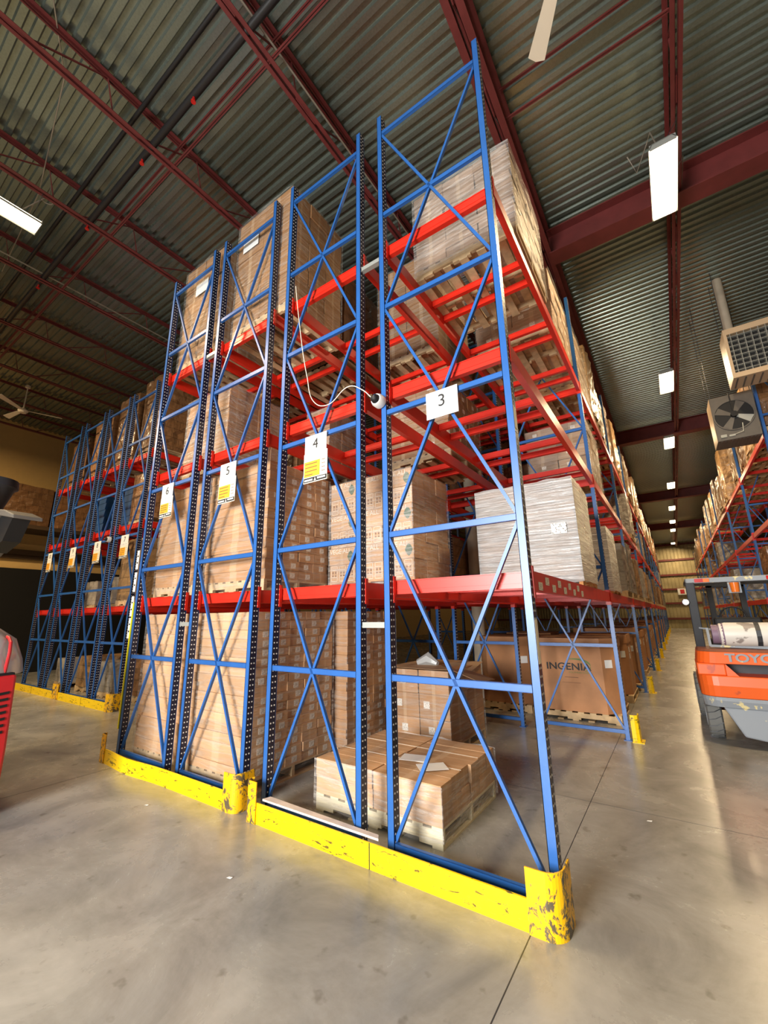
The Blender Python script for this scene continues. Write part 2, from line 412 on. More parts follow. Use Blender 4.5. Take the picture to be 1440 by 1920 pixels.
# ------------------------------------------------------------------ roof steel
def joist(x, y0, y1, zb=7.87, zt=8.39, step=1.22, big=False):
    t = thing('roof_joist', 'x', 'roof joist', (x, y0, zb))
    Ln = y1 - y0; H = zt - zb; a = .05 if not big else .085; g = .012 if not big else .02
    for zz, nm in ((0, 'bottom_chord'), (H, 'top_chord')):
        c = MB(); s_ = 1 if zz == 0 else -1
        for sx in (-1, 1):
            xa, xb = sorted((sx * g, sx * (g + a)))
            c.box(xa, xb, 0, Ln, zz - .004 * s_, zz + .004 * s_) if 0 else c.box(xa, xb, 0, Ln, min(zz, zz + s_ * .007), max(zz, zz + s_ * .007))
            xa, xb = sorted((sx * g, sx * (g + .006)))
            c.box(xa, xb, 0, Ln, min(zz, zz + s_ * a), max(zz, zz + s_ * a))
        c.build(nm, 'joist', t)
    wb = MB(); n = int(Ln / step)
    zz = [(0, 0, .02)]
    for i in range(n):
        ya = i * step; zz += [(0, ya + step * .62, H - .02), (0, ya + step * .72, .02), (0, ya + step * .98, .02)]
    wb.tube(zz, .013, 5)
    wb.build('web_bars', 'joist', t)
    return t
xs = [(-.17, 1), (1.76, 0), (3.75, 0), (5.8, 0), (-2.13, 0), (-4.16, 0), (-6.09, 0), (-8.12, 0), (-10.15, 0), (-12.2, 0), (-14.2, 0), (-16.2, 0)]
jn = {-.17: 'heavy dark red roof joist above the right edge of the numbered racks', 1.76: 'dark red roof joist carrying the lamps over the aisle',
      3.75: 'dark red roof joist right of the lamp row over the hanging heaters', 5.8: 'dark red roof joist farthest right, beyond the heaters'}
k = 0
js = None
for x, big in xs:
    t = joist(x, YB, YE, big=True, zb=7.8) if big else (dup(js, (x, YB, 7.87)) if js else joist(x, YB, YE))
    if not big and js is None: js = t
    if x in jn: t['label'] = jn[x]
    else:
        t['label'] = 'dark red open web roof joist, %s one left of the heavy joist over the racks' % ORD[k]; k += 1
# I-beam girders along x over the aisle
def girder(y, label):
    g = MB().box(-.1, XR, -.16, .16, 0, .02).box(-.1, XR, -.01, .01, .02, .48).box(-.1, XR, -.16, .16, .48, .5)
    tag(g.build('roof_girder', 'joist', loc=(0, y, 7.78)), label, 'girder')
girder(4.0, 'wide dark red girder crossing above the nearest aisle lamp')
girder(14.5, 'second dark red girder crossing the aisle ceiling, behind the heaters')
girder(25, 'third dark red girder crossing the far aisle ceiling')
girder(35.5, 'farthest dark red girder crossing the aisle ceiling')
# bridging rods along x
for i, (y, z, x0, x1, lb) in enumerate(((-.68, 7.88, XL, -.1, 'red bridging angle low under the joists, left ceiling'), (-.62, 8.34, XL, -.1, 'red bridging angle up by the deck, left ceiling'),
        (1.42, 8.36, -.1, 1.7, 'red bridging angle right of the rack top, nearer one of two'), (1.48, 7.9, -.1, 1.7, 'red bridging angle right of the rack top, farther one of two'),
        (3.9, 7.9, XL, -.1, 'red bridging angle low behind the tall rack tops'), (4.0, 8.36, XL, -.1, 'red bridging angle high behind the tall rack tops'))):
    tag(MB().box(x0, x1, y - .02, y + .02, z, z + .006).box(x0, x1, y - .003, y + .003, z, z + .04).build('bridging_angle', 'joist'), lb, 'roof brace')
# sprinkler pipe with heads
sp = thing('sprinkler_pipe', 'black fire sprinkler pipe with red heads running under the left ceiling', 'sprinkler pipe', (0, -.98, 7.92))
MB().tube([(XL, 0, 0), (-.3, 0, 0)], .045, 12).build('pipe', 'pipe', sp, smooth=True)
for x in (-3.15, -4.4, -6.15, -8.3, -10.8):
    MB().tube([(x, 0, -.03), (x, 0, -.10)], .016, 6).tube([(x, 0, -.1), (x, 0, -.115)], .03, 8).build('sprinkler_head', 'lens', sp)
sp2 = thing('sprinkler_pipe', 'thinner black pipe beside the sprinkler main on the left ceiling', 'sprinkler pipe', (0, -1.2, 8.25))
MB().tube([(XL, 0, 0), (-.3, 0, 0)], .028, 10).build('pipe', 'pipe', sp2, smooth=True)
tag(MB().tube([(-2.02, YB, 7.98), (-2.02, 3, 7.98)], .012, 6).tube([(-2.02, 3, 7.98), (-2.0, 14, 7.98)], .012, 6).build('conduit', 'conduit'), 'pale conduit along the second joist from the rack top', 'conduit')
tag(MB().tube([(-8.05, YB, 7.98), (-8.05, 5, 7.98)], .014, 6).build('conduit', 'conduit'), 'pale conduit along the joist beside the left ceiling lamp', 'conduit')
tag(MB().tube([(-3.2, -2.6, 8.4), (-4.6, -1.9, 8.37), (-6.6, -1.55, 8.3), (-9, -1.4, 8.25)], .008, 5).build('wire', 'conduit'), 'thin pale wire strung across the left ceiling', 'wire')

# ------------------------------------------------------------------ lamps
def lamp(x, y, z, label, rz=0, jx=1.76, w=.33, ln=1.22, power=LAMP_W):
    t = thing('high_bay_light', label, 'ceiling light', (x, y, z), rz, 'warm white high bay lamps')
    h = MB().prism([(-w/2, 0), (-w/2 + .05, .09), (w/2 - .05, .09), (w/2, 0), (w/2 - .008, 0), (w/2 - .055, .08), (-w/2 + .055, .08), (-w/2 + .008, 0)], 'y', -ln/2, ln/2)
    h.box(-w/2 + .02, w/2 - .02, -ln/2, -ln/2 + .01, 0, .085).box(-w/2 + .02, w/2 - .02, ln/2 - .01, ln/2, 0, .085)
    h.build('housing', 'galv', t)
    b = MB()
    for k in range(4):
        xx = -w/2 + .06 + k * (w - .12) / 3
        b.tube([(xx, -ln/2 + .02, .03), (xx, ln/2 - .02, .03)], .022, 8)
    b.box(-w/2 + .03, w/2 - .03, -ln/2 + .012, ln/2 - .012, .055, .06)
    b.build('tubes', 'lamp', t)
    c = MB()
    for yy in (-ln/2 + .1, ln/2 - .1):
        c.bar((0, yy, .085), (jx - x, yy, 7.875 - z), .006, .006)
    c.build('hanger', 'cableblk', t)
    l = bpy.data.lights.new('lamp_light', 'AREA'); l.shape = 'RECTANGLE'; l.size = w - .05; l.size_y = ln - .05
    l.energy = power; l.color = (1, .74, .42)
    lo = bpy.data.objects.new('lamp_light', l); COL.objects.link(lo); lo.parent = t; lo.location = (0, 0, -.012)
    return t
lamp(1.5, 45.5, 7.95, 'warm white lamp farthest down the aisle, washing the end wall', power=330)
lamp(-12.6, -2.6, 7.5, 'added warm white lamp out of view far left, brightening the tan wall', jx=-12.2, power=650)  # unseen lamp, added to brighten the left wall
ly = [3.25, 9.6, 14.5, 20.8, 26.3, 30.9, 34.6]
for i, y in enumerate(ly):
    lamp(1.56 if i == 0 else 1.49, y, 7.5, 'warm white lamp over the aisle, %s from the camera' % ('nearest' if i == 0 else ORD[i]), power=LAMP_W * (1 if i == 0 else .66))
lamp(-6.42, -2.1, 7.5, 'warm white lamp cut by the left edge of the photo', jx=-6.09)
tag(MB().tube([(1.2, 3.1, 8.1), (1.28, 3.2, 7.85), (1.45, 3.1, 8.15), (1.5, 3.0, 8.2), (1.56, 2.9, 7.62)], .008, 6).build('lamp_cord', 'conduit'), 'looped pale cord above the nearest aisle lamp', 'cord')
tag(MB().tube([(1.82, 4.9, 7.95), (1.85, 3.4, 7.95), (1.66, 3.35, 7.6)], .006, 6).build('lamp_cord', 'conduit'), 'pale cord hanging right of the nearest aisle lamp', 'cord')
tag(MB().tube([(-6.2, -1.5, 8.2)] + [(-6.25 + .07*math.cos(a/2), -1.5 + .07*math.sin(a/2), 7.95) for a in range(13)] + [(-6.4, -1.75, 7.6)], .008, 6).build('lamp_cord', 'conduit'), 'coiled pale cord above the left edge lamp', 'cord')

# ------------------------------------------------------------------ racking
PH = 6.95
def post_mesh(flip):
    """channel post: solid flanges front and back, perforated web on the outer side"""
    b = MB(); wd, dp, th = .052, .08, .004
    X = (lambda a: wd - a) if flip else (lambda a: a)
    def bx(xa, xb, *r):
        xa, xb = sorted((X(xa), X(xb))); b.box(xa, xb, *r)
    bx(0, wd, 0, th, 0, PH); bx(0, wd, dp - th, dp, 0, PH)
    bx(wd - th, wd, 0, .016, 0, PH); bx(wd - th, wd, dp - .016, dp, 0, PH)
    # outer web skin coloured dark for shade, bright dots for light at the slots
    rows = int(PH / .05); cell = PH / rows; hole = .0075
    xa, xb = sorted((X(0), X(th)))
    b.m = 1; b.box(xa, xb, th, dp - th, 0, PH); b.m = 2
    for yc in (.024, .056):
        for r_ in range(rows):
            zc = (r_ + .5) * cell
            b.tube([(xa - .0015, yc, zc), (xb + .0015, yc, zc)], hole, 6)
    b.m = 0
    return b
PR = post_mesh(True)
def make_frame(width, label, short=False):
    t = thing('upright_frame', label, 'rack frame')
    a = PR.build('post', ['blue', 'navyshade', 'holedot'], t)
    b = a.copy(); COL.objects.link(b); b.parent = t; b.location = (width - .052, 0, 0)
    for xx in (-.02, width - .075):
        MB().box(xx, xx + .095, -.02, .1, 0, .006).build('foot_plate', 'blue', t)
    zs = [.10 + 1.1018 * k for k in range(7)]
    xi0, xi1 = .008, width - .008
    for z in zs:
        h = MB().box(xi0, xi1, .012, .016, z - .024, z + .024).box(xi0, xi1, .012, .040, z + .020, z + .024).box(xi0, xi1, .012, .040, z - .024, z - .020)
        h.build('horizontal_brace', 'blue', t)
    for k in (0, 2, 4):
        for s_ in (0, 1):
            p = (.05 if s_ else width - .05, .026 + .014 * s_, zs[k] + .03); q = (width - .05 if s_ else .05, .026 + .014 * s_, zs[k + 2] - .03)
            MB().bar(p, q, .028, .024, side=(0, 1, 0)).build('diagonal_brace', 'blue', t)
    return t
ROWS = {'3': (-1.10, .05), '4': (-2.435, -1.33), '5': (-3.80, -2.70), '6': (-5.11, -4.01)}
G2 = {'7': (-9.25, -8.15), '8': (-10.55, -9.42), '9': (-11.90, -10.75), '10': (-13.30, -12.15)}
PITCH = 4.04
protos = {}
def frame_at(x0, x1, y, label, group=None):
    w = round(x1 - x0, 2)
    if w not in protos:
        protos[w] = make_frame(w, label); o = protos[w]; o.location = (x0, y, 0)
    else: o = dup(protos[w], (x0, y, 0))
    o['label'] = spell(label)
    if group: o['group'] = group
    return o
def where(k): return 'front' if k == 0 else ORD[k]
NF = {'3': 12, '4': 5, '5': 3, '6': 3}
for rn, (x0, x1) in ROWS.items():
    for k in range(NF[rn]):
        lb = ('tall blue upright frame at the front of the row, behind sign %s' % rn) if k == 0 else 'blue upright frame, %s back from the front in the row of sign %s' % (ORD[k], rn)
        frame_at(x0, x1, k * PITCH, lb)
for rn, (x0, x1) in G2.items():
    for k in range(3):
        lb = ('dark blue upright frame in the left racks, behind the hanging sign %s' % rn) if k == 0 else 'dark blue upright frame, %s back in the left rack row of sign %s' % (ORD[k], rn)
        frame_at(x0, x1, 1.33 + k * PITCH, lb)
RX0, RX1 = 2.85, 3.95
for k in range(10):
    frame_at(RX0, RX1, 8.25 + k * PITCH, 'blue upright frame, %s from the camera in the rack right of the aisle' % ORD[k])

beamp = None
def beam(x, y, z, label, ln=PITCH - .085):
    global beamp
    if beamp is None:
        t = thing('rack_beam', label, 'rack beam')
        MB().box(-.026, .026, .003, ln - .003, -.065, .05).box(-.012, .026, .003, ln - .003, .05, .068).build('beam', 'red', t)
        for yy in (0, ln - .006):
            MB().box(-.034, .034, yy, yy + .006, -.11, .10).box(.026, .034, yy - .03 if yy == 0 else yy, yy + .006 if yy == 0 else yy + .036, -.11, .10).build('end_connector', 'red', t)
        beamp = t; t.location = (x, y, z); return t
    return dup(beamp, (x, y, z), label=label)
ZL = {1: 1.867, 2: 3.62, 3: 5.215}
barp = {}
def crossbar(x0, x1, y, z, label, h=.075):
    w = round(x1 - x0, 3); key = (w, h)
    if key not in barp:
        b = MB().box(0, w, -.024, .024, .018 - h, .018).box(0, w, -.030, .030, .010, .018).box(0, w, -.028, .028, -.004-h/2, .002-h/2)
        o = b.build('cross_bar', 'red'); barp[key] = o
    else:
        o = barp[key].copy(); COL.objects.link(o)
    o.location = (x0, y, z + .05)
    tag(o, label, 'cross bar'); return o
BY = [1.06, 1.36, 2.2, 2.5, 3.4, 3.72]
def bays(rows, yoff, nb, g, skip=()):
    for rn, (x0, x1) in rows.items():
        for k in range(nb[rn]):
            for lv, z in ZL.items():
                for sd, xx in (('left', x0 + .026), ('right', x1 - .026)):
                    beam(xx, yoff + k * PITCH + .085, z, 'red beam, %s side of %srow %s, %s level, %s bay' % (sd, g, rn, LEV[lv], ORD[k]))
                if k < {'3': 5, '4': 3}.get(rn, 1):
                    for i, yy in enumerate([.125] + (BY if not g else [1.2, 2.4, 3.6])):
                        crossbar(x0 + .055, x1 - .055, yoff + k * PITCH + yy, z,
                                 '%s red cross bar of the %s bay, %s level, %srow %s' % (ORD[i], ORD[k], LEV[lv], g, rn), .11 if i == 0 else .07)
bays(ROWS, 0, {'3': 11, '4': 4, '5': 2, '6': 2}, '')
bays(G2, 1.33, {'7': 1, '8': 1, '9': 1, '10': 1}, 'left racks ')
for k in range(9):
    for lv in (1, 2, 3):
        beam(RX0 + .026, 8.25 + k * PITCH + .085, ZL[lv], 'red beam facing the aisle in the right rack, %s level, %s bay from the camera' % (LEV[lv], ORD[k]))
        if lv > 1:
            beam(RX1 - .026, 8.25 + k * PITCH + .085, ZL[lv], 'red beam on the far side of the right rack, %s level, %s bay from the camera' % (LEV[lv], ORD[k]))
            if k < 5:
                for i, yy in enumerate((1.06, 2.2, 3.4)):
                    crossbar(RX0 + .055, RX1 - .055, 8.25 + k * PITCH + yy, ZL[lv], '%s red cross bar in the %s bay of the right rack, %s level' % (ORD[i], ORD[k], LEV[lv]))
# connectors wrap on front posts
for z, nm in ((1.587, 'lower'), (5.09, 'upper')):
    tag(MB().box(-1.326, -1.104, .012, .06, -.022, .022).build('row_spacer', 'galv', loc=(0, 0, z)), '%s grey bracket joining the posts between signs 3 and 4' % nm, 'bracket')
for z, nm in ((1.6, 'lower'), (5.15, 'upper')):
    tag(MB().box(-4.01, -3.80, .012, .06, -.022, .022).build('row_spacer', 'galv', loc=(0, 0, z)), '%s grey bracket joining the posts between signs 5 and 6' % nm, 'bracket')
# barcode labels on the lowest front beam
for i in range(9):
    yy = .2 + i * .2; zz = 1.862 + (.022 if i % 2 else -.022)
    tag(MB().box(.0505, .052, yy, yy + .11, zz - .028, zz + .028).build('shelf_label', 'label'), 'barcode label on the lowest aisle beam, %s from the front post' % ORD[i], 'label', 'barcode labels on the lowest beam')

# yellow guards ------------------------------------------------------
def guard(name, x0, x1, yf, label, lx, rx, bend=0, lh=.31, rh=.31, lr=.04, rr=.13):
    """rail with a curved post guard at each end; lx/rx flags"""
    t = thing('rack_guard', label, 'rack guard', (x0, yf, 0))
    Ln = x1 - x0; n = 24
    outer = []
    for i in range(n + 1):
        f = i / n; x = f * Ln
        outer.append((x, bend * math.exp(-((f - .28) / .16) ** 2)))
    b = MB(); th = .012; H = .155
    poly = outer + [(x, y + th) for x, y in reversed(outer)]
    vs = [(x, y, 0) for x, y in poly] + [(x, y, H) for x, y in poly]; m_ = len(poly)
    fs = [(i, (i + 1) % m_, m_ + (i + 1) % m_, m_ + i) for i in range(m_)]
    fs += [(i, m_ - 1 - i, m_ - 2 - i, i + 1) for i in range(n)] + [(m_ + i, m_ + i + 1, 2*m_ - 2 - i, 2*m_ - 1 - i) for i in range(n)]
    b.add(vs, fs); b.build('rail', 'yellow', t)
    MB().box(Ln * .52, Ln * .523, -.002, .0, 0, H).build('joint', 'ink', t)
    for side, xe, rr_, hh in (('l', 0, lr, lh), ('r', Ln, rr, rh)):
        sgn = -1 if side == 'l' else 1
        # U shaped guard: front flat, round corner, side leg
        path = [(xe - sgn * .09, -.012)]
        for a in range(0, 10):
            t_ = a / 9 * math.pi * (.5 if rr_ > .08 else .8)
            path.append((xe + sgn * rr_ * math.sin(t_), -.012 + rr_ * (1 - math.cos(t_))))
        if rr_ > .08: path.append((xe + sgn * rr_, rr_ + .10))
        w_ = MB(); th2 = .009
        for i in range(len(path) - 1):
            (ax, ay), (bx, by) = path[i], path[i + 1]
            dx, dy = bx - ax, by - ay; l = math.hypot(dx, dy); nx, ny = -dy / l * th2 * sgn, dx / l * th2 * sgn
            w_.add([(ax, ay, 0), (bx, by, 0), (bx + nx, by + ny, 0), (ax + nx, ay + ny, 0), (ax, ay, hh), (bx, by, hh), (bx + nx, by + ny, hh), (ax + nx, ay + ny, hh)],
                   [(0, 3, 2, 1), (4, 5, 6, 7), (0, 1, 5, 4), (1, 2, 6, 5), (2, 3, 7, 6), (3, 0, 4, 7)])
        w_.build('post_guard', 'yellowpost', t)
    return t
guard('a', -2.42, -.005, -.135, 'long yellow end guard rail in front of signs 3 and 4', 1, 1, rr=.10, lr=.045)
guard('b', -5.20, -2.70, -.125, 'bent yellow end guard rail in front of signs 5 and 6', 1, 1, bend=-.04, rr=.09, lr=.035)
guard('c', -10.62, -8.20, 1.2, 'yellow guard rail before the left racks, nearer of two', 1, 1, rr=.09, lr=.04)
guard('d', -13.6, -10.75, 1.2, 'yellow guard rail before the left racks, farther of two', 1, 1, rr=.045, lr=.04)
for k in range(1, 11):
    t = thing('post_protector', 'yellow post guard on the aisle floor at the %s frame back in row 3' % ORD[k], 'post guard', (.115, k * PITCH - .015, 0), 0, 'yellow post guards along the aisle')
    path = [(-.03, -.03), (.02, -.035), (.05, -.02), (.06, .02), (.06, .1), (.045, .13)]
    w_ = MB()
    for i in range(5): w_.bar((*path[i], .165), (*path[i+1], .165), .33, .008, side=(0, 0, 1))
    w_.build('shield', 'yellow', t); MB().box(-.035, .1, -.06, .15, 0, .008).build('base_plate', 'yellow', t)
# plank and floor channels
tag(MB().add([(-2.30, -.10, .165), (-1.12, -.085, .155), (-1.15, -.04, .155), (-2.28, -.03, .165), (-2.30, -.10, .18), (-1.12, -.085, .17), (-1.15, -.04, .17), (-2.28, -.03, .18)],
             [(0,3,2,1),(4,5,6,7),(0,1,5,4),(1,2,6,5),(2,3,7,6),(3,0,4,7)]).build('loose_plank', 'plank'), 'thin bleached wooden plank lying along the top of the yellow guard', 'plank')
tag(MB().box(-1.02, -.03, -.10, -.02, .0, .10).build('floor_channel', 'cableblk'), 'grey steel channel behind the yellow guard under sign 3', 'channel')
tag(MB().box(-4.95, -2.85, -.09, -.03, .0, .10).build('floor_channel', 'cableblk'), 'grey steel channel behind the yellow guard under signs 5 and 6', 'channel')

# ------------------------------------------------------------------ pallets and loads
def pallet_mb(w, d, h=.13):
    b = MB(); n = 7
    for i in range(n):
        y = i * (d - .09) / (n - 1); b.box(0, w, y, y + .09, h - .018, h)
    for i in range(3):
        y = i * (d - .09) / 2; b.box(0, w, y, y + .09, 0, .016)
    for x in (0, w / 2 - .02, w - .04):
        b.box(x, x + .04, 0, d, .04, h - .018)
        for y in (0, d / 2 - .12, d - .2): b.box(x, x + .04, y, y + (.24 if 0 < y < d - .25 else .2), .016, .04)
    return b
def pallet_x(w, d, h=.13):
    """boards run along y (seen from below as many slats), stringers along x"""
    b = MB(); n = 8
    for i in range(n):
        x = i * (w - .09) / (n - 1); b.box(x, x + .09, 0, d, h - .018, h)
    for i in (0, 2.2, 3.5, 4.8, 7):
        x = i * (w - .09) / (n - 1); b.box(x, x + .09, 0, d, 0, .016)
    for y in (0, d / 2 - .02, d - .04):
        b.box(0, w, y, y + .04, .045, h - .018)
        for x in (0, w / 2 - .12, w - .2): b.box(x, x + .2, y, y + .04, .016, .045)
    return b
def wrap_mb(x0, x1, y0, y1, z0, z1, off=.012, bul=.012, seed=0, top=False):
    rnd = random.Random(seed); b = MB(); nz = max(4, int((z1 - z0) / .1))
    ring = []
    def seg(ax, ay, bx, by, nx, ny, n):
        for i in range(n):
            f = i / n; ring.append((ax + (bx - ax) * f, ay + (by - ay) * f, nx, ny, min(1, 4 * f * (1 - f) + .02)))
    n = 9
    seg(x0 - off, y0 - off, x1 + off, y0 - off, 0, -1, n); seg(x1 + off, y0 - off, x1 + off, y1 + off, 1, 0, n)
    seg(x1 + off, y1 + off, x0 - off, y1 + off, 0, 1, n); seg(x0 - off, y1 + off, x0 - off, y0 - off, -1, 0, n)
    m_ = len(ring); vs = []
    for k in range(nz + 1):
        z = z0 + (z1 - z0) * k / nz
        for (x, y, nx, ny, w_) in ring:
            e = rnd.random() * bul * (.3 + w_)
            vs.append((x + nx * e, y + ny * e, z + (rnd.uniform(-.012, .012) if k in (0, nz) else 0)))
    fs = [(k*m_ + i, k*m_ + (i+1) % m_, (k+1)*m_ + (i+1) % m_, (k+1)*m_ + i) for k in range(nz) for i in range(m_)]
    b.add(vs, fs); return b
def load(name, label, x0, x1, y0, y1, z, top, nx, ny, nz, cm='kraft', wrap='wrap', pal='wood', labels=None, seed=1, jit=.006, full=False, ph=.13, palx=True, group=None, lsize=(.075, .06), wtop=.0, print_fn=None, cat='pallet load'):
    rnd = random.Random(seed)
    t = thing(name, label, cat, (x0, y0, z), 0, group)
    Wd, Dp = x1 - x0, y1 - y0; H = top - z - ph
    (pallet_x if palx else pallet_mb)(Wd, Dp, ph).build('pallet', pal, t)
    cw, cd, ch = Wd / nx, Dp / ny, H / nz
    for k in range(nz):
        for i in range(nx):
            for jj in range(ny):
                if not (full or i == nx - 1 or jj == 0 or k == nz - 1 and False): continue
                g = .0025
                ox, oy = rnd.uniform(-jit, jit), rnd.uniform(-jit, jit)
                if abs(ox) > jit * .8 and k: ox *= 2
                b = MB().box(0, cw - 2*g, 0, cd - 2*g, 0, ch - g)
                c = b.build('carton', cm, t, loc=(i * cw + g + ox, jj * cd + g + oy, ph + k * ch), bevel=.004 if ch > .2 else 0)
                if labels and 'r' in labels and i == nx - 1 and rnd.random() < .93:
                    lw, lh = lsize; yy = cd * (.55 + rnd.uniform(-.06, .1)); zz = ch * .5
                    MB().box(0, .0012, -lw/2, lw/2, -lh/2, lh/2).build('label', 'label', c, loc=(cw - 2*g + .001, yy, zz))
                if labels and 'f' in labels and jj == 0 and rnd.random() < .8:
                    lw, lh = lsize; xx = cw * (.3 + rnd.uniform(-.1, .3)); zz = ch * .55
                    MB().box(-lw/2, lw/2, 0, .0012, -lh/2, lh/2).build('label', 'label', c, loc=(xx, -.0022, zz))
                if print_fn: print_fn(c, i, jj, k, cw, cd, ch)
    if wrap:
        wrap_mb(0, Wd, 0, Dp, ph * .3, ph + H + wtop, seed=seed, off=jit + .008).build('stretch_wrap', wrap, t, smooth=True, recalc=False)
    return t
# floor level -------------------------------------------------------
load('carton_stack', 'tall pale carton stack on the floor behind the front guard under sign 6', -5.02, -4.06, .16, 1.3, 0, 1.72, 1, 1, 13, 'kraftpale', 'wrap', seed=3, jit=.01)
load('carton_stack', 'tall stack of small labelled cartons on the floor under sign 5', -3.90, -2.83, .16, 1.36, 0, 1.72, 1, 5, 17, 'kraftpale', 'wrap', labels='r', seed=4, jit=.008)
load('carton_stack', 'labelled carton stack on the floor behind sign 4, in shade beyond a dark gap', -3.7, -2.66, 1.45, 2.55, 0, 1.72, 1, 4, 15, 'kraft', 'wrap', labels='r', seed=5)
load('carton_stack', 'second row carton stack on the floor behind the low pallet, far left', -4.95, -3.8, 1.5, 2.6, 0, 1.7, 2, 3, 8, 'kraft', 'wrap', labels='r', seed=6)
s3 = load('carton_stack', 'stack of big square cartons topped with a brown paper sheet, mid floor', -2.46, -1.62, 2.12, 3.2, 0, .98, 2, 2, 3, 'kraft', 'wrap', labels='f', seed=8, lsize=(.085, .085), full=True)
sh = MB()
pts = [(-.04, -.03), (.3, -.04), (.62, -.04), (.88, .02), (.92, .55), (.88, 1.05), (.4, 1.1), (-.04, 1.05)]
vs = [(.42, .5, 1.012)] + [(x, y, 1.0 if i not in (4,) else .93) for i, (x, y) in enumerate(pts)] + [(1.16, .2, .86), (1.2, .62, .84)]
sh.add(vs, [(0, i + 1, (i + 1) % 8 + 1) for i in range(8)] + [(4, 9, 10, 5)])
o = sh.build('paper_sheet', 'paper', s3, recalc=False); md = o.modifiers.new('s', 'SOLIDIFY'); md.thickness = .004
MB().tube([(.25, .3, 1.02), (.4, .34, 1.08), (.55, .3, 1.03)], [.05, .09, .03], 7).build('bunched_wrap', 'foil', s3, smooth=True)
lowp = load('carton_pallet', 'low pallet of flat shrink wrapped cartons on the floor behind the guard', -2.09, -.84, .33, 1.42, 0, .42, 2, 6, 2, 'kraftpale', 'wrapmid', pal='paintwood', full=True, seed=9, jit=.008, ph=.14)
for (x, y, a) in ((.78, .42, .25), (1.02, .30, .75)):
    b = MB().box(-.12, .12, -.085, .085, 0, .002).build('paper_pouch', 'white', lowp, loc=(x, y, .428)); b.rotation_euler = (0, 0, a)
tp = MB()
for yy in (.36, .72): tp.box(.0, 1.25, yy, yy + .012, .4225, .4235)
tp.build('strap', 'cream', lowp)

# bulk bins ---------------------------------------------------------
def gaylord(x0, x1, y0, y1, top, label, logo=False, dark=False, seed=0, group=None):
    t = thing('bulk_bin', label, 'bulk box', (x0, y0, 0), 0, group)
    Wd, Dp = x1 - x0, y1 - y0
    pallet_x(Wd + .03, Dp).build('pallet', 'wood', t, loc=(-.02, -.03, 0))
    c = .17; pts = [(c, 0), (Wd - c, 0), (Wd, c), (Wd, Dp - c), (Wd - c, Dp), (c, Dp), (0, Dp - c), (0, c)]
    MB().prism(pts, 'z', .13, top - .1).build('body', 'gaylord', t)
    e = .015; c2 = c + .0
    lid = [(c2, -e), (Wd - c2, -e), (Wd + e, c2), (Wd + e, Dp - c2), (Wd - c2, Dp + e), (c2, Dp + e), (-e, Dp - c2), (-e, c2)]
    MB().prism(lid, 'z', top - .16, top).build('lid', 'gaylord', t)
    lb = MB().box(-.065, .065, 0, .002, -.06, .06).build('label', 'white', t, loc=(Wd - .085, .075, .86)); lb.rotation_euler = (0, 0, R(45))
    if not logo:
        MB().box(0, .002, -.07, .07, -.05, .05).build('label', 'white', t, loc=(Wd + .001, Dp * .45, .92))
        MB().box(0, .002, -.07, .07, -.05, .05).build('label', 'white', t, loc=(Wd + .001, Dp * .45, .80))
    if logo:
        text('INGENIA', .15, t, (Wd * .47, -.004, .80), FRONT, 'ink', 'logo_lettering', sx=1.15, bold=.003)
        text('POLYMERS CORP.', .034, t, (Wd * .60, -.004, .715), FRONT, 'greenink', 'logo_lettering', sx=1.2)
        MB().box(Wd*.42, Wd*.58, -.004, -.002, .635, .645).box(Wd*.38, Wd*.60, -.004, -.002, .555, .562).build('small_print', 'brownink', t)
        sw = MB(); pth = []
        for i in range(19):
            a = R(118 - i * 9.4); pth.append((Wd * .55 + .24 * math.cos(a), .82 + .105 * math.sin(a), .004 + .013 * math.sin(math.pi * i / 18)))
        for i in range(18):
            (xa, za, wa), (xb, zb, wb) = pth[i], pth[i + 1]
            sw.add([(xa, -.003, za - wa), (xb, -.003, zb - wb), (xb, -.003, zb + wb), (xa, -.003, za + wa)], [(0, 1, 2, 3)])
        sw.build('logo_swoosh', 'greenink', t, recalc=False)
    return t
gaylord(-1.40, -.12, 4.87, 6.05, 1.25, 'large brown bulk box printed with a green swoosh logo, on the aisle floor', True)
n = 0
gy = [6.75] + [PITCH * k + .2 + 1.27 * q for k in range(2, 10) for q in range(3)]
for i, y in enumerate(gy):
    if i >= 24: break
    gaylord(-1.32, -.1 + .03 * math.sin(i * 2.3), y, y + 1.1, 1.22 + .08 * math.sin(i * 1.7), 'plain brown bulk box beside the aisle, %s behind the one with the logo' % ORD[i], seed=i,
            group='plain bulk boxes along the aisle floor')
gaylord(-2.40, -1.48, 5.0, 6.1, 1.25, 'brown bulk box left of the one with the logo, half hidden in shade')
gaylord(-2.40, -1.48, 6.6, 7.7, 1.25, 'brown bulk box in deep shade behind the left unprinted one')

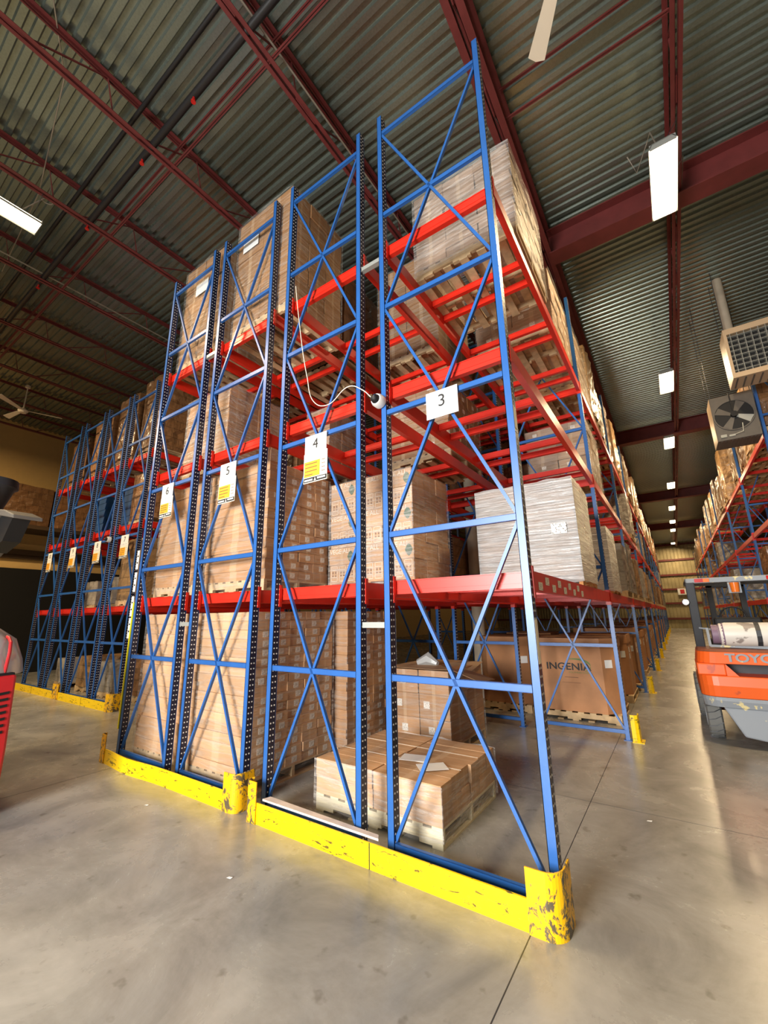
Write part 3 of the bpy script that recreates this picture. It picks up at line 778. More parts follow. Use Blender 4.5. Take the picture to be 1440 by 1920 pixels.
# level 1 -----------------------------------------------------------
Z1, Z2, Z3 = 1.935, 3.69, 5.285
def vege(c, i, jj, k, cw, cd, ch):
    if jj == 0:
        if k % 2 == 1:
            text('VEGE ALL', .08, c, (cw * .44, -.003, ch * .78), FRONT, 'darkcarton', 'carton_lettering', ext=.0004)
            lf = MB(); n = 12
            if i != 1: lf.prism([(cw * .84 + .04 * math.cos(2*math.pi*a/n) * (1.25 - .5 * abs(math.sin(2*math.pi*a/n))), ch * .45 + .07 * math.sin(2*math.pi*a/n)) for a in range(n)], 'y', -.0035, -.0015).build('leaf_mark', 'dkgreen', c)
        else:
            b = MB()
            for q in range(3):
                xa = cw * (.06 + .32 * q)
                for (a, bq, z0, z1) in ((0, .1, .93, .95), (0, .1, .70, .72), (0, .1, .30, .32), (0, .1, .06, .08), (0, .004, .06, .95), (.096, .1, .06, .95)):
                    b.box(xa + a, xa + bq, -.0025, -.001, ch * z0, ch * z1)
            b.build('printed_frames', 'darkcarton', c)
            b = MB()
            for q in range(3):
                xa = cw * (.06 + .32 * q)
                for e in (.014, .058):
                    b.prism([(xa + e, ch * .34), (xa + e + .028, ch * .34), (xa + e + .014, ch * .46)], 'y', -.0025, -.001)
                    b.box(xa + e + .006, xa + e + .022, -.0025, -.001, ch * .5, ch * .64)
            b.build('warning_marks', 'brownink', c)
load('carton_stack', 'cloudy wrapped cartons printed with leaf marks, on the lowest shelf behind the camera dome', -2.73, -1.5, 1.18, 2.08, Z1, 3.34, 3, 3, 6, 'kraftpale', 'wrapmid', pal='woodtan', seed=21, print_fn=vege, palx=False)
wl = load('white_wrapped_load', 'white stretch wrapped load on the lowest shelf facing the aisle, behind sign 3', -1.05, .05, 2.0, 2.95, Z1, 3.13, 2, 2, 6, 'kraftpale', 'wrapwhite', pal='woodtan', seed=22, palx=False)
MB().box(-.08, .08, 0, .002, -.06, .06).build('label', 'label', wl, loc=(.93, -.03, .62))
w3 = load('white_wrapped_load', 'second white wrapped load on the lowest shelf, just past the second frame', -1.05, .06, 4.5, 5.6, Z1, 2.98, 2, 2, 5, 'kraftpale', 'wrapwhite', pal='woodtan', seed=23, palx=False)
load('carton_stack', 'tall labelled carton stack on the lowest shelf behind sign 5', -3.90, -2.79, .2, 1.2, Z1, 3.42, 1, 4, 12, 'kraft', 'wrap', labels='r', seed=24, jit=.008)
load('carton_stack', 'plain carton stack on the lowest shelf behind sign 6', -5.05, -4.08, .2, 1.2, Z1, 3.4, 1, 3, 9, 'kraft', 'wrap', labels='r', seed=25)
load('carton_stack', 'labelled carton stack on the lowest shelf behind the one by sign 5', -3.95, -2.82, 1.5, 2.6, Z1, 3.4, 2, 4, 11, 'kraft', 'wrap', labels='r', seed=26)
# level 2
load('carton_stack', 'carton stack on the middle shelf behind sign 6, lit along its right side', -5.1, -4.05, .45, 1.5, Z2, 4.98, 2, 4, 6, 'kraft', 'wrapmid', seed=31)
load('carton_stack', 'carton stack on the middle shelf above sign 5, nearest the front', -3.72, -3.25, 1.7, 2.6, Z2, 4.9, 1, 3, 6, 'kraft', 'wrapmid', seed=32)
load('carton_stack', 'carton stack on the middle shelf of row 3, with labels, behind sign 3', -2.35, -1.36, 2.0, 3.1, Z2, 4.9, 2, 3, 5, 'kraftbrown', 'wrap', labels='rf', seed=33)
load('carton_stack', 'grey brown labelled cartons on the middle shelf at the second frame of row 3', -1.02, .0, 4.6, 5.8, Z2, 4.9, 2, 3, 5, 'kraftgrey', 'wrap', labels='rf', seed=34)
# level 3
load('carton_stack', 'shiny wrapped load under the roof at the right rack corner above sign 3', -1.05, .07, .68, 1.86, Z3, 6.43, 3, 4, 9, 'kraftgrey', 'wrapmid', seed=41, wtop=.02, jit=.01)
l4 = load('carton_stack', 'tallest brown carton stack under the roof above signs 4 and 5', -3.62, -2.53, .12, 1.1, Z3, 7.2, 2, 3, 8, 'kraftbrown', 'wrap', seed=42)
MB().box(-.16, .16, 0, .002, -.11, .11).build('label', 'white', l4, loc=(.3, -.025, 1.45))
l5 = load('carton_stack', 'tall carton stack under the roof at sign 6, second from the tallest', -5.0, -4.0, .14, 1.15, Z3, 7.15, 2, 3, 8, 'kraftbrown', 'wrap', seed=43)
MB().box(-.16, .16, 0, .002, -.11, .11).build('label', 'white', l5, loc=(.5, -.025, 1.35))
load('carton_stack', 'dark carton stack under the roof behind the post of sign 4', -2.42, -1.4, 1.9, 3.0, Z3, 7.0, 2, 2, 4, 'kraftbrown', 'wrap', seed=44)
load('carton_stack', 'labelled cartons under the roof behind the shiny corner load', -1.04, .03, 2.45, 3.6, Z3, 6.3, 2, 3, 5, 'kraftgrey', 'wrap', labels='rf', seed=45)
load('carton_stack', 'labelled cartons under the roof just past the second frame of row 3', -1.04, .03, 4.22, 5.4, Z3, 6.5, 2, 3, 5, 'kraftgrey', 'wrap', labels='rf', seed=46)
# left racks
nm7 = {'7': 'tall stack under sign 7', '8': 'tall stack under sign 8', '9': 'tall stack under sign 9', '10': 'tall stack by sign 10'}
def blockload(x0, x1, y0, y1, z, top, mt, label, group=None, seed=0, name='wrapped_load', ph=.13):
    rnd = random.Random(seed)
    t = thing(name, label, 'pallet load', (x0, y0, z), 0, group)
    W_, D_, H_ = x1 - x0, y1 - y0, top - z
    pallet_x(W_, D_, ph).build('pallet', 'wood', t)
    b = wrap_mb(.01, W_ - .01, .01, D_ - .01, ph, H_, off=0, bul=.035, seed=seed)
    m_ = 36; k = len(b.v) - m_; b.v.append((W_ / 2, D_ / 2, H_ + .02)); tip = len(b.v) - 1
    b.f += [(k + i, k + (i + 1) % m_, tip) for i in range(m_)]; b.mi += [0] * m_
    b.build('wrapped_cartons', mt, t, recalc=False)
    return t
for i, (rn, (x0, x1)) in enumerate(G2.items()):
    blockload(x0 + .08, x1 - .05, 1.55, 2.7, Z3, (7.3, 7.2, 7.0, 6.7)[i], 'brickbrown', 'tall wrapped carton load on the top shelf behind sign %s' % rn, seed=60 + i)
blockload(-9.15, -8.2, 1.55, 2.7, Z2, 4.9, 'brickbrown', 'wrapped carton load on the middle shelf above sign 7', seed=70)
blockload(-9.15, -8.2, 1.5, 2.6, Z1, 3.35, 'bricktan', 'carton load on the lowest shelf behind sign 7', seed=71)
for i, x in enumerate((-10.4, -11.8)):
    t = thing('tote_stack', 'stack of dark blue plastic totes on the shelf above sign %s' % ('8', '9')[i], 'totes', (x, 1.7, Z2), 0)
    for k in range(6):
        MB().prism([(0, 0), (.9, 0), (.95, .17), (-.05, .17)], 'y', 0, .9).build('tote', 'bluetote', t, loc=(0, 0, .18 * k))
for i, (x, y, w_, h_) in enumerate(((-9.1, 1.9, .8, .9), (-10.3, 1.8, .8, .75), (-11.6, 1.9, .9, .8), (-12.9, 1.9, .8, .7))):
    blockload(x, x + w_, y, y + 1.0, 0, h_, ('brickbrown', 'brickgrey', 'bricktan', 'brickgrey')[i], 'wrapped load on the floor of the left racks, under sign %s' % (7 + i), seed=80 + i)
blockload(-12.9, -12.2, 2.3, 3.2, Z1, 2.7, 'brickgrey', 'pale wrapped load on the lowest left shelf by sign 10', seed=86)
blockload(-11.7, -10.9, 2.3, 3.2, Z1, 2.75, 'brickgrey', 'pale wrapped load on the lowest left shelf by sign 9', seed=87)
# cartons stored against the tan wall
for i in range(4):
    tag(wrap_mb(0, 1.0, 0, 1.6, 0, 1.3, off=0, bul=.03, seed=200 + i).box(.02, .98, .02, 1.58, 0, 1.29).build('stored_cartons', 'brickbrown', loc=(-17.3, -2.8 + 1.68 * i, 4.735)),
        'dark stacked cartons on the ledge against the tan wall, %s from the left' % ORD[i], 'cartons', 'cartons on the high wall ledge')
tag(MB().box(-17.4, -16.2, -3, 4.0, 4.6, 4.72).build('wall_shelf', 'walldark'), 'dark brown ledge on the tan wall at left', 'shelf')

# aisle loads, row 3 and right rack ---------------------------------
rnd = random.Random(11)
def along(x0, x1, y0, n, xf, side):
    for k in range(n):
        for q in range(3):
            y = y0 + k * PITCH + .18 + q * 1.27
            for lv, zz in ((1, Z1), (2, Z2), (3, Z3)):
                if side == 'left' and k == 0 and q == 0: continue
                if side == 'left' and lv == 2 and k == 0: continue
                if side == 'left' and lv == 1 and k < 1 and q < 2: continue
                if side == 'right' and (lv == 1 and rnd.random() < .55 or lv == 2 and rnd.random() < .6): continue
                if rnd.random() < .08 or lv == 2 and rnd.random() < .8: continue
                top = zz + (rnd.uniform(1.0, 1.32) if lv < 3 else rnd.uniform(1.15, 1.9))
                mt = rnd.choice(['bricktan', 'bricktan', 'brickbrown'] if lv == 3 else ['brickgrey', 'bricktan', 'brickbrown', 'brickgrey'])
                dx = rnd.uniform(-.02, .08)
                blockload(x0 + (-dx if side == 'right' else 0), x1 + (dx if side == 'left' else 0), y, y + 1.12, zz, top, mt,
                    'wrapped pallet load, %s level, %s bay of %s, %s of three' % (LEV[lv], ORD[k], 'row three' if side == 'left' else 'the right rack', ORD[q]),
                    seed=300 + k * 9 + q * 3 + lv, group='wrapped loads ' + ('left' if side == 'left' else 'right') + ' of the aisle')
along(-1.03, .03, PITCH, 10, 0, 'left')
along(RX0 + .03, RX1 - .03, 8.25, 9, 0, 'right')
for k in range(14):
    if k in (4,): continue
    blockload(RX0 + .08, RX1 - .05, *(lambda q: (q, q + 1.1))(8.25 + PITCH * (k // 2) + (.5, 2.2)[k % 2]), 0, rnd.uniform(.9, 1.4), rnd.choice(['brickbrown', 'bricktan']), 'wrapped load on the floor under the right rack, %s from the camera' % ORD[k], seed=500 + k,
              group='floor loads under the right rack')
for i, (y, x) in enumerate(((4.5, -2.36), (6.0, -2.36), (4.6, -3.75), (8.6, -2.36))):
    if i: blockload(x, x + 1.0, y, y + 1.1, Z1, 3.2, 'brickbrown', 'dark wrapped load deep inside the lowest shelves, %s spot' % ORD[i], seed=600 + i)
    blockload(x, x + 1.0, y, y + 1.1, Z3, 6.7, 'brickbrown', 'dark wrapped load deep inside the top shelves, %s spot' % ORD[i], seed=620 + i)
    if i: blockload(x, x + 1.0, y, y + 1.1, Z2, 4.8, 'brickbrown', 'dark wrapped load deep inside the middle shelves, %s spot' % ORD[i], seed=640 + i)
blockload(-3.72, -2.72, 1.4, 2.5, Z3, 6.9, 'brickbrown', 'dark wrapped load behind the tallest carton stack', seed=660)
blockload(-5.05, -4.05, 1.5, 2.6, Z3, 6.9, 'brickbrown', 'dark wrapped load behind the tall stack at sign 6', seed=661)
blockload(-5.05, -4.05, 1.8, 2.9, Z2, 4.9, 'brickbrown', 'wrapped load behind the lit stack on the middle shelf of sign 6', seed=662)
blockload(-2.38, -1.4, .6, 1.65, Z3, 5.9, 'brickbrown', 'short wrapped load on the top shelf above sign 4', seed=663) if 0 else None

# column
col = thing('building_column', 'pale round building column rising between the rack rows', 'column', (-2.565, 5.55, 0))
MB().tube([(0, 0, 0), (0, 0, 7.8)], .125, 20).build('shaft', 'column', col, smooth=True)
MB().box(-.13, .13, -.13, .13, 0, .02).build('base_plate', 'column', col)

# ------------------------------------------------------------------ signs
def numsign(x0, x1, z0, z1, num, full, y=-.012, label=''):
    t = thing('row_sign', label, 'sign', ((x0 + x1) / 2, y, z1))
    w_ = x1 - x0; H = z1 - z0; hh = .235
    MB().box(-w_/2 + .01, w_/2 - .01, -.003, 0, -hh, 0).build('number_sheet', 'white', t)
    text(num, .15, t, (0, -.005, -.10), FRONT, 'ink', 'number', ext=.0008)
    b = MB().box(-w_*.38, -w_*.2, -.0045, -.003, -.206, -.2).box(w_*.02, w_*.40, -.0045, -.003, -.206, -.2); b.prism([(-w_*.14, -.212), (-w_*.08, -.212), (-w_*.03, -.186), (-w_*.07, -.186)], 'y', -.0045, -.003); b.build('small_print', 'faint', t)
    if full:
        MB().box(-w_/2 - .002, w_/2 + .002, 0, .003, -H, -hh + .05).build('info_sheet', 'cream', t)
        MB().box(-w_/2 + .006, w_*.20, -.0015, 0, -H + .06, -hh - .035).build('orange_panel', 'orangep', t)
        b = MB()
        for i in range(4):
            zz = -hh - .06 - i * (H - hh - .12) / 3.6
            b.box(-w_/2 + .02, w_ * (.08 if i < 3 else -.1), -.0025, -.0015, zz - .004, zz + .004)
            b.box(w_ * .27, w_ * .42, -.0025, -.0005, zz + .01, zz + .016)
        b.build('text_lines', 'brownink', t)
        MB().box(-w_/2 + .002, w_/2 - .002, -.0015, 0, -H + .008, -H + .052).build('black_band', 'ink', t)
        b = MB().box(-w_/2 + .015, -.03, -.003, -.0015, -H + .018, -H + .036).box(.03, w_/2 - .02, -.003, -.0015, -H + .024, -H + .042); b.prism([(-.012, -H+.014), (.016, -H+.014), (.002, -H+.046)], 'y', -.003, -.0015); b.build('band_print', 'white', t)
    return t
numsign(-.65, -.35, 3.20, 3.43, '3', False, label='white row sign with the black number 3')
numsign(-2.03, -1.725, 2.92, 3.41, '4', True, label='row sign 4 with orange information sheet below')
numsign(-3.425, -3.115, 2.94, 3.425, '5', True, label='row sign 5 with orange information sheet below')
numsign(-4.72, -4.43, 2.96, 3.42, '6', True, label='row sign 6 with orange information sheet below')
for (u, x0, x1), nn in zip(((0, -8.85, -8.5), (0, -10.15, -9.8), (0, -11.5, -11.15), (0, -12.95, -12.65)), ('7', '8', '9', '10')):
    numsign(x0, x1, 2.92, 3.42, nn, True, y=1.315, label='row sign %s hanging on the dim left racks' % nn)
# camera domes and cables
def dome(x, y, z, label):
    t = thing('dome_camera', label, 'security camera', (x, y, z))
    MB().tube([(0, .03, .0), (0, -.02, 0), (0, -.045, 0)], [.062, .062, .05], 20).build('housing', 'plastwhite', t, smooth=True)
    MB().tube([(0, -.045, 0), (0, -.072, 0), (0, -.088, 0), (0, -.094, 0)], [.043, .037, .022, .003], 16).build('dome', 'black', t, smooth=True)
    MB().tube([(.008, -.085, .01), (.008, -.097, .012)], [.014, .008], 10).build('lens', 'chrome', t)
dome(-1.10, -.04, 3.51, 'white dome camera on the post left of sign 3')
dome(-9.39, 1.295, 3.4, 'white dome camera on the dim left rack post by sign 7')
cb = bpy.data.curves.new('cable', 'CURVE'); cb.dimensions = '3D'; cb.bevel_depth = .0045; cb.bevel_resolution = 2
spn = cb.splines.new('BEZIER'); P_ = [(-2.25, -.02, 5.35), (-2.18, -.02, 4.9), (-2.02, -.02, 4.1), (-1.92, -.01, 3.78), (-1.72, -.02, 3.68), (-1.45, -.03, 3.78), (-1.3, -.03, 3.7), (-1.17, -.03, 3.56)]
spn.bezier_points.add(len(P_) - 1)
for bp_, p in zip(spn.bezier_points, P_): bp_.co = p; bp_.handle_left_type = bp_.handle_right_type = 'AUTO'
co = bpy.data.objects.new('tmp', cb); me = bpy.data.meshes.new_from_object(co); bpy.data.objects.remove(co)
me.materials.clear(); me.materials.append(M['cream'])
co = bpy.data.objects.new('camera_cable', me); COL.objects.link(co); tag(co, 'white cable looping from the upper rack to the dome camera', 'cable')
# yellow guide strip and posted location cards on post 6
tag(MB().box(-5.135, -5.112, -.01, .03, .35, 1.88).build('corner_strip', 'yellowplain'), 'bright yellow strip on the outer post left of sign 6', 'strip')
for i, z in enumerate((1.42, 1.70, 2.02, 2.32)):
    t = thing('location_card', 'white location card on the outer post left of sign 6, %s from the bottom' % ORD[i], 'card', (-5.17, .0, z), 0, 'location cards on the left post')
    MB().box(-.03, .03, -.004, 0, 0, .26).build('card', 'white', t)
    MB().box(-.015, .015, -.006, -.004, .17, .19).box(-.015, .015, -.006, -.004, .08, .10).build('print', 'ink', t)
# stickers on front post of row 3
tag(MB().box(.0505, .052, .012, .068, 1.35, 1.62).build('post_sticker', 'cream'), 'faded sticker on the right post below sign 3', 'sticker')
tag(MB().box(.0505, .052, .012, .068, 2.95, 3.12).build('post_sticker', 'cream'), 'worn sticker high on the right post below sign 3', 'sticker')

# ------------------------------------------------------------------ fans
def fan(x, y, z, label, rl=.7, rot=0, drop=.6, tilt=0):
    t = thing('ceiling_fan', label, 'ceiling fan', (x, y, z), rot)
    MB().tube([(0, 0, .06), (0, 0, drop)], .016, 8).tube([(0, 0, drop), (0, 0, drop + .06)], .06, 12).build('downrod', 'fanwhite', t)
    MB().tube([(0, 0, -.06), (0, 0, 0), (0, 0, .07)], [.08, .12, .05], 16).build('motor', 'fanwhite', t, smooth=True)
    for k in range(3):
        a = 2 * math.pi * k / 3; ca, sa = math.cos(a), math.sin(a)
        b = MB(); b.T = Matrix.Rotation(a, 4, 'Z')
        b.add([(.1, -.04, 0), (rl, -.075, -.02), (rl + .02, 0, 0), (rl, .075, .02), (.1, .04, .02),
               (.1, -.04, .008), (rl, -.075, -.012), (rl + .02, 0, .008), (rl, .075, .028), (.1, .04, .028)],
              [(0, 1, 2, 3, 4), (5, 9, 8, 7, 6), (0, 5, 6, 1), (1, 6, 7, 2), (2, 7, 8, 3), (3, 8, 9, 4), (4, 9, 5, 0)])
        b.build('blade', 'fanwhite', t)
    return t
fan(-13.25, .25, 7.3, 'white three blade ceiling fan far up at the left wall', rl=.85, rot=R(70), drop=.7)
fan(.87, -.21, 6.8, 'white ceiling fan whose blade tip enters at the top right', rl=.72, rot=R(122), drop=1.0)

# ------------------------------------------------------------------ heaters
def heater(x, y, z, w_, d_, h_, label, fanface, rzz=0):
    t = thing('unit_heater', label, 'hanging heater', (x, y, z), rzz)
    MB().box(0, w_, 0, d_, 0, h_).build('cabinet', 'heater' if not fanface else 'heaterdark', t, bevel=.01) if fanface else None
    if not fanface:
        # open front with louvre grid
        MB().box(0, w_, .12, d_, 0, h_).box(0, .05, 0, .12, .10, h_ - .12).box(w_ - .05, w_, 0, .12, .10, h_ - .12).box(0, w_, 0, .12, 0, .10).box(0, w_, 0, .12, h_ - .12, h_).build('cabinet', 'heater', t)
        MB().box(.05, w_ - .05, .1, .118, .10, h_ - .12).build('dark_core', 'black', t)
        b = MB()
        for i in range(12): xx = .05 + (w_ - .1) * (i + .5) / 12; b.box(xx - .004, xx + .004, .0, .10, .1, h_ - .12)
        b.build('vertical_vane', 'galv', t)['kind'] = 'stuff'
        b = MB()
        for i in range(8): zz = .1 + (h_ - .22) * (i + .5) / 8; b.box(.05, w_ - .05, .01, .08, zz - .004, zz + .004)
        b.build('louvre', 'galv', t)['kind'] = 'stuff'
        b = MB().box(w_*.42, w_*.70, -.004, 0, .035, .075); b.build('badge', 'lens', t)
        text('REZNOR', .034, t, (w_*.56, -.006, .055), FRONT, 'white', 'badge_lettering')
    else:
        b = MB(); n = 28; cx, cz, r_ = w_*.48, h_*.52, h_*.34
        ring = [(cx + r_ * math.cos(2*math.pi*a/n), cz + r_ * math.sin(2*math.pi*a/n)) for a in range(n)]
        ring2 = [(cx + (r_-.02) * math.cos(2*math.pi*a/n), cz + (r_-.02) * math.sin(2*math.pi*a/n)) for a in range(n)]
        for a in range(n):
            q = (a + 1) % n
            b.add([(ring[a][0], -.03, ring[a][1]), (ring[q][0], -.03, ring[q][1]), (ring2[q][0], -.03, ring2[q][1]), (ring2[a][0], -.03, ring2[a][1]),
                   (ring[a][0], 0, ring[a][1]), (ring[q][0], 0, ring[q][1])], [(0, 1, 2, 3), (0, 4, 5, 1)])
        b.build('fan_ring', 'heaterdark', t, recalc=False)
        MB().prism(ring2, 'y', -.008, -.002).build('fan_opening', 'black', t)
        for k in range(4):
            b = MB(); b.T = Matrix.Translation((cx, -.016, cz)) @ Matrix.Rotation(math.pi/2 * k + .5, 4, 'Y')
            b.add([(.03, 0, -.02), (r_*.9, .004, -.08), (r_*.92, -.006, .08), (.03, -.004, .03)], [(0, 1, 2, 3)])
            b.build('fan_blade', 'galv' if k == 0 else 'heaterdark', t, recalc=False)
        MB().tube([(cx, -.10, cz), (cx, -.004, cz)], .06, 12).build('motor', 'black', t, smooth=True)
        MB().bar((cx, -.05, cz), (cx - .02, -.05, h_ + .02), .02, .02).build('motor_bracket', 'black', t)
        MB().box(.06, .16, -.04, 0, .06, .12).box(.2, .3, -.03, 0, .06, .1).tube([(.25, -.02, .08), (w_*.6, -.05, .12), (w_*.62, -.05, .3)], .008, 6).build('gas_valve', 'galv', t)
        MB().box(-.004, 0, .02, d_, .0, h_).build('side_panel', 'heater', t)
    b = MB()
    for i in range(11):
        xx = .06 + i * (w_ - .12) / 10; b.box(xx, xx + .025, .05, d_ - .05, -.006, 0)
    b.build('bottom_slots', 'heaterdark', t)['kind'] = 'stuff'
    b = MB()
    for xx in (.03, w_ - .03):
        for yy in (.05, d_ - .05): b.bar((xx, yy, h_), (xx, yy, DECK - z), .01, .01)
    b.build('hanger_rods', 'cableblk', t)
    if not fanface: MB().tube([(w_*.12, d_*.7, h_), (w_*.12, d_*.7, DECK - z)], .085, 14).build('flue', 'column', t, smooth=True)
    return t
heater(2.38, 6.95, 5.99, 1.35, .55, 1.06, 'tan unit heater with louvred face hanging at the upper right edge', False)
heater(2.07, 8.0, 5.12, .72, .62, 1.0, 'grey unit heater with round fan opening, behind the louvred one', True)

# ------------------------------------------------------------------ forklift
fk = thing('forklift', 'orange forklift seen from behind with a white gas tank, at the right edge', 'forklift', (.92, 4.35, 0))
WD = 1.28
# counterweight body: rounded rear corners, from profile in plan
def plan(w_, d_, c):
    pts = []
    for a in range(6): t_ = a / 5 * math.pi / 2; pts.append((c - c * math.cos(t_), c - c * math.sin(t_)))
    for a in range(6): t_ = a / 5 * math.pi / 2; pts.append((w_ - c + c * math.sin(t_), c - c * math.cos(t_)))
    return pts + [(w_, d_), (0, d_)]
def loft(b, secs):
    """secs: list of (z, inset, yoff) on one plan outline"""
    base = plan(WD, .75, .2); n = len(base); vs = []
    for z, ins, yo in secs:
        for (x, y) in base:
            vs.append((WD/2 + (x - WD/2) * (1 - ins), y + yo * (1 - y / .75), z))
    fs = [tuple(range(n - 1, -1, -1)), tuple((len(secs)-1)*n + i for i in range(n))]
    for k in range(len(secs) - 1):
        for i in range(n): fs.append((k*n + i, k*n + (i+1) % n, (k+1)*n + (i+1) % n, (k+1)*n + i))
    b.add(vs, fs); return b
loft(MB(), [(.58, .0, .02), (.72, 0, -.01), (.84, 0, 0)]).build('counterweight', 'orange', fk, bevel=.01)
loft(MB(), [(.985, .01, .02), (1.13, .05, .06)]).build('hood_band', 'orange', fk, bevel=.01)
MB().box(0.0, .30, .03, .75, .84, .985).box(WD - .30, WD, .03, .75, .84, .985).build('counterweight_cheek', 'orange', fk, bevel=.015)
MB().prism([(.30, .84), (.42, .84), (.30, .985)], 'y', .03, .5).prism([(WD - .30, .84), (WD - .42, .84), (WD - .30, .985)], 'y', .03, .5).build('grille_gusset', 'orange', fk)
MB().box(.28, WD - .28, .42, .7, .84, .985).build('grille_recess', 'cableblk', fk)
loft(MB(), [(1.13, .05, .06), (1.16, .08, .1)]).build('hood_top', 'brownpaint', fk)
b = MB(); base = plan(WD, .75, .2)
gr = [(.46, .02, .03), (.54, .0, .0), (.58, .0, .0)]
loft(b, gr).build('bumper_band', 'truckgrey', fk)
b = MB().prism([(.20, .46), (.36, .13), (.66, .09), (.72, .13), (.80, .13), (.86, .09), (1.1, .13), (1.18, .46)], 'y', .02, .5); b.build('lower_counterweight', 'truckgrey', fk, bevel=.02)
MB().box(.70, .92, -.03, .05, .36, .50).build('tow_hitch', 'black', fk, bevel=.01)
MB().box(.66, .96, .0, .03, .20, .28).build('hitch_recess', 'cableblk', fk)
text('TOYOTA', .135, fk, (.66, .0, 1.06), FRONT, 'truckgrey', 'lettering', sx=1.25, ext=.004, bold=.004)
def wheel(x, y, r_, w_, nm='wheel'):
    t = bpy.data.objects.new(nm, None); COL.objects.link(t); t.parent = fk; t.location = (x, y, r_)
    o = MB().tube([(-w_/2, 0, 0), (-w_/2 + .02, 0, 0), (w_/2 - .02, 0, 0), (w_/2, 0, 0)], [r_ - .03, r_, r_, r_ - .03], 30).build('tyre', 'rubber', t, smooth=True)
    MB().tube([(-w_/2 - .005, 0, 0), (w_/2 + .005, 0, 0)], r_ * .5, 16).build('rim', 'truckgrey', t)
    b = MB()
    for a in range(20):
        t_ = 2 * math.pi * a / 20
        for s_ in (-1, 1):
            p = Vector((0, math.sin(t_) * (r_ + .002), math.cos(t_) * (r_ + .002))); q = Vector((s_ * w_ * .48, math.sin(t_ + .12 * s_ + .06) * (r_ + .002), math.cos(t_ + .12 * s_ + .06) * (r_ + .002)))
            b.bar(p, q, .008, .008)
    b.build('tread_groove', 'cableblk', t)['kind'] = 'stuff'
wheel(.10, .52, .27, .17); wheel(WD - .10, .52, .27, .17); wheel(.06, 1.95, .33, .2); wheel(WD - .06, 1.95, .33, .2)
MB().prism([(-.02, .62), (.18, 1.12), (2.3, 1.0), (2.3, .35), (1.65, .35), (.85, .30)], 'x', .02, .06).build('side_panel', 'brownpaint', fk) if 0 else None
MB().box(.04, WD - .04, .75, 2.0, .3, .92).build('chassis', 'brownpaint', fk, bevel=.02)
MB().box(.0, .06, .45, 1.6, .55, .80).build('side_step', 'orange', fk)
MB().box(.25, WD - .25, .9, 1.35, .95, 1.25).build('seat_deck', 'black', fk, bevel=.03)
MB().box(.35, WD - .35, 1.0, 1.4, 1.25, 1.33).box(.35, WD - .35, 1.36, 1.44, 1.3, 1.55).build('seat', 'black', fk, bevel=.03)
# overhead guard
for x in (.10, WD - .10):
    MB().bar((x, .62, 1.12), (x + (.0 if x < .5 else 0), .42, 2.06), .11, .10, side=(1, 0, 0)).build('guard_leg', 'cableblk', fk, bevel=.01)
    MB().bar((x, 2.1, 1.0), (x, 1.75, 2.08), .05, .06, side=(1, 0, 0)).build('guard_leg', 'cableblk', fk)
MB().box(.06, WD - .06, .38, .46, 2.04, 2.11).build('guard_rear_bar', 'truckgrey', fk, bevel=.008)
b = MB()
for x in (.08, WD - .08): b.box(x - .03, x + .03, .42, 1.78, 2.06, 2.11)
for i in range(7): b.box(.08, WD - .08, .6 + .17 * i, .63 + .17 * i, 2.07, 2.1)
b.box(.08, WD - .08, 1.74, 1.8, 2.06, 2.11)
b.build('overhead_guard', 'cableblk', fk)
for x in (.16, WD - .34):
    MB().box(x, x + .10, .36, .38, 2.05, 2.10).build('tail_lamp', 'lens', fk); MB().box(x + .10, x + .17, .36, .38, 2.05, 2.10).build('tail_lamp', 'amber', fk)
MB().tube([(.60, .42, 2.03), (.60, .42, 1.90)], [.055, .045], 12).build('beacon', 'amber', fk, smooth=True)
MB().box(.53, .67, .44, .47, 1.89, 2.04).build('beacon_bracket', 'truckgrey', fk)
for x in (.015, 1.02):
    MB().tube([(x, .36, 1.78), (x, .42, 1.78), (x, .50, 1.78)], [.042, .05, .02], 14).build('work_light', 'chrome', fk, smooth=True)
    MB().tube([(x, .345, 1.78), (x, .358, 1.78)], .038, 12).build('work_light_glass', 'worklight', fk) if x > .5 else MB().tube([(x, .345, 1.78), (x, .358, 1.78)], .038, 12).build('work_light_glass', 'plastwhite', fk)
MB().tube([(.30, .35, 1.34), (.33, .35, 1.34), (.40, .35, 1.34), (.94, .35, 1.34), (1.0, .35, 1.34), (1.04, .35, 1.34)], [.10, .14, .155, .155, .14, .10], 24).build('gas_tank', 'tank', fk, smooth=True)
MB().tube([(.24, .35, 1.34), (.31, .35, 1.34)], .125, 20).tube([(.315, .35, 1.34), (.37, .35, 1.34)], [.13, .152], 20).tube([(1.0, .35, 1.34), (1.08, .35, 1.34)], .13, 20).build('tank_collar', 'purple', fk, smooth=True)
b = MB()
for a in range(9):
    t0, t1 = R(-60 + a * 27), R(-33 + a * 27)
    b.bar((.72, .35 - .160 * math.cos(t0), 1.34 + .160 * math.sin(t0)), (.72, .35 - .160 * math.cos(t1), 1.34 + .160 * math.sin(t1)), .05, .006, side=(1, 0, 0))
b.build('tank_strap', 'cableblk', fk)
MB().bar((.2, .32, 1.19), (1.12, .32, 1.17), .03, .03).bar((.2, .32, 1.18), (.2, .4, 1.42), .03, .03).bar((.12, .5, 1.42), (.26, .4, 1.40), .02, .02).build('tank_bracket', 'truckgrey', fk)
b = MB()
for x in (.42, .86): b.box(x - .04, x + .04, 2.3, 2.4, .1, 2.2)
b.box(.38, .90, 2.3, 2.36, 2.05, 2.2).box(.38, .9, 2.3, 2.36, 1.2, 1.3)
b.build('mast', 'black', fk)
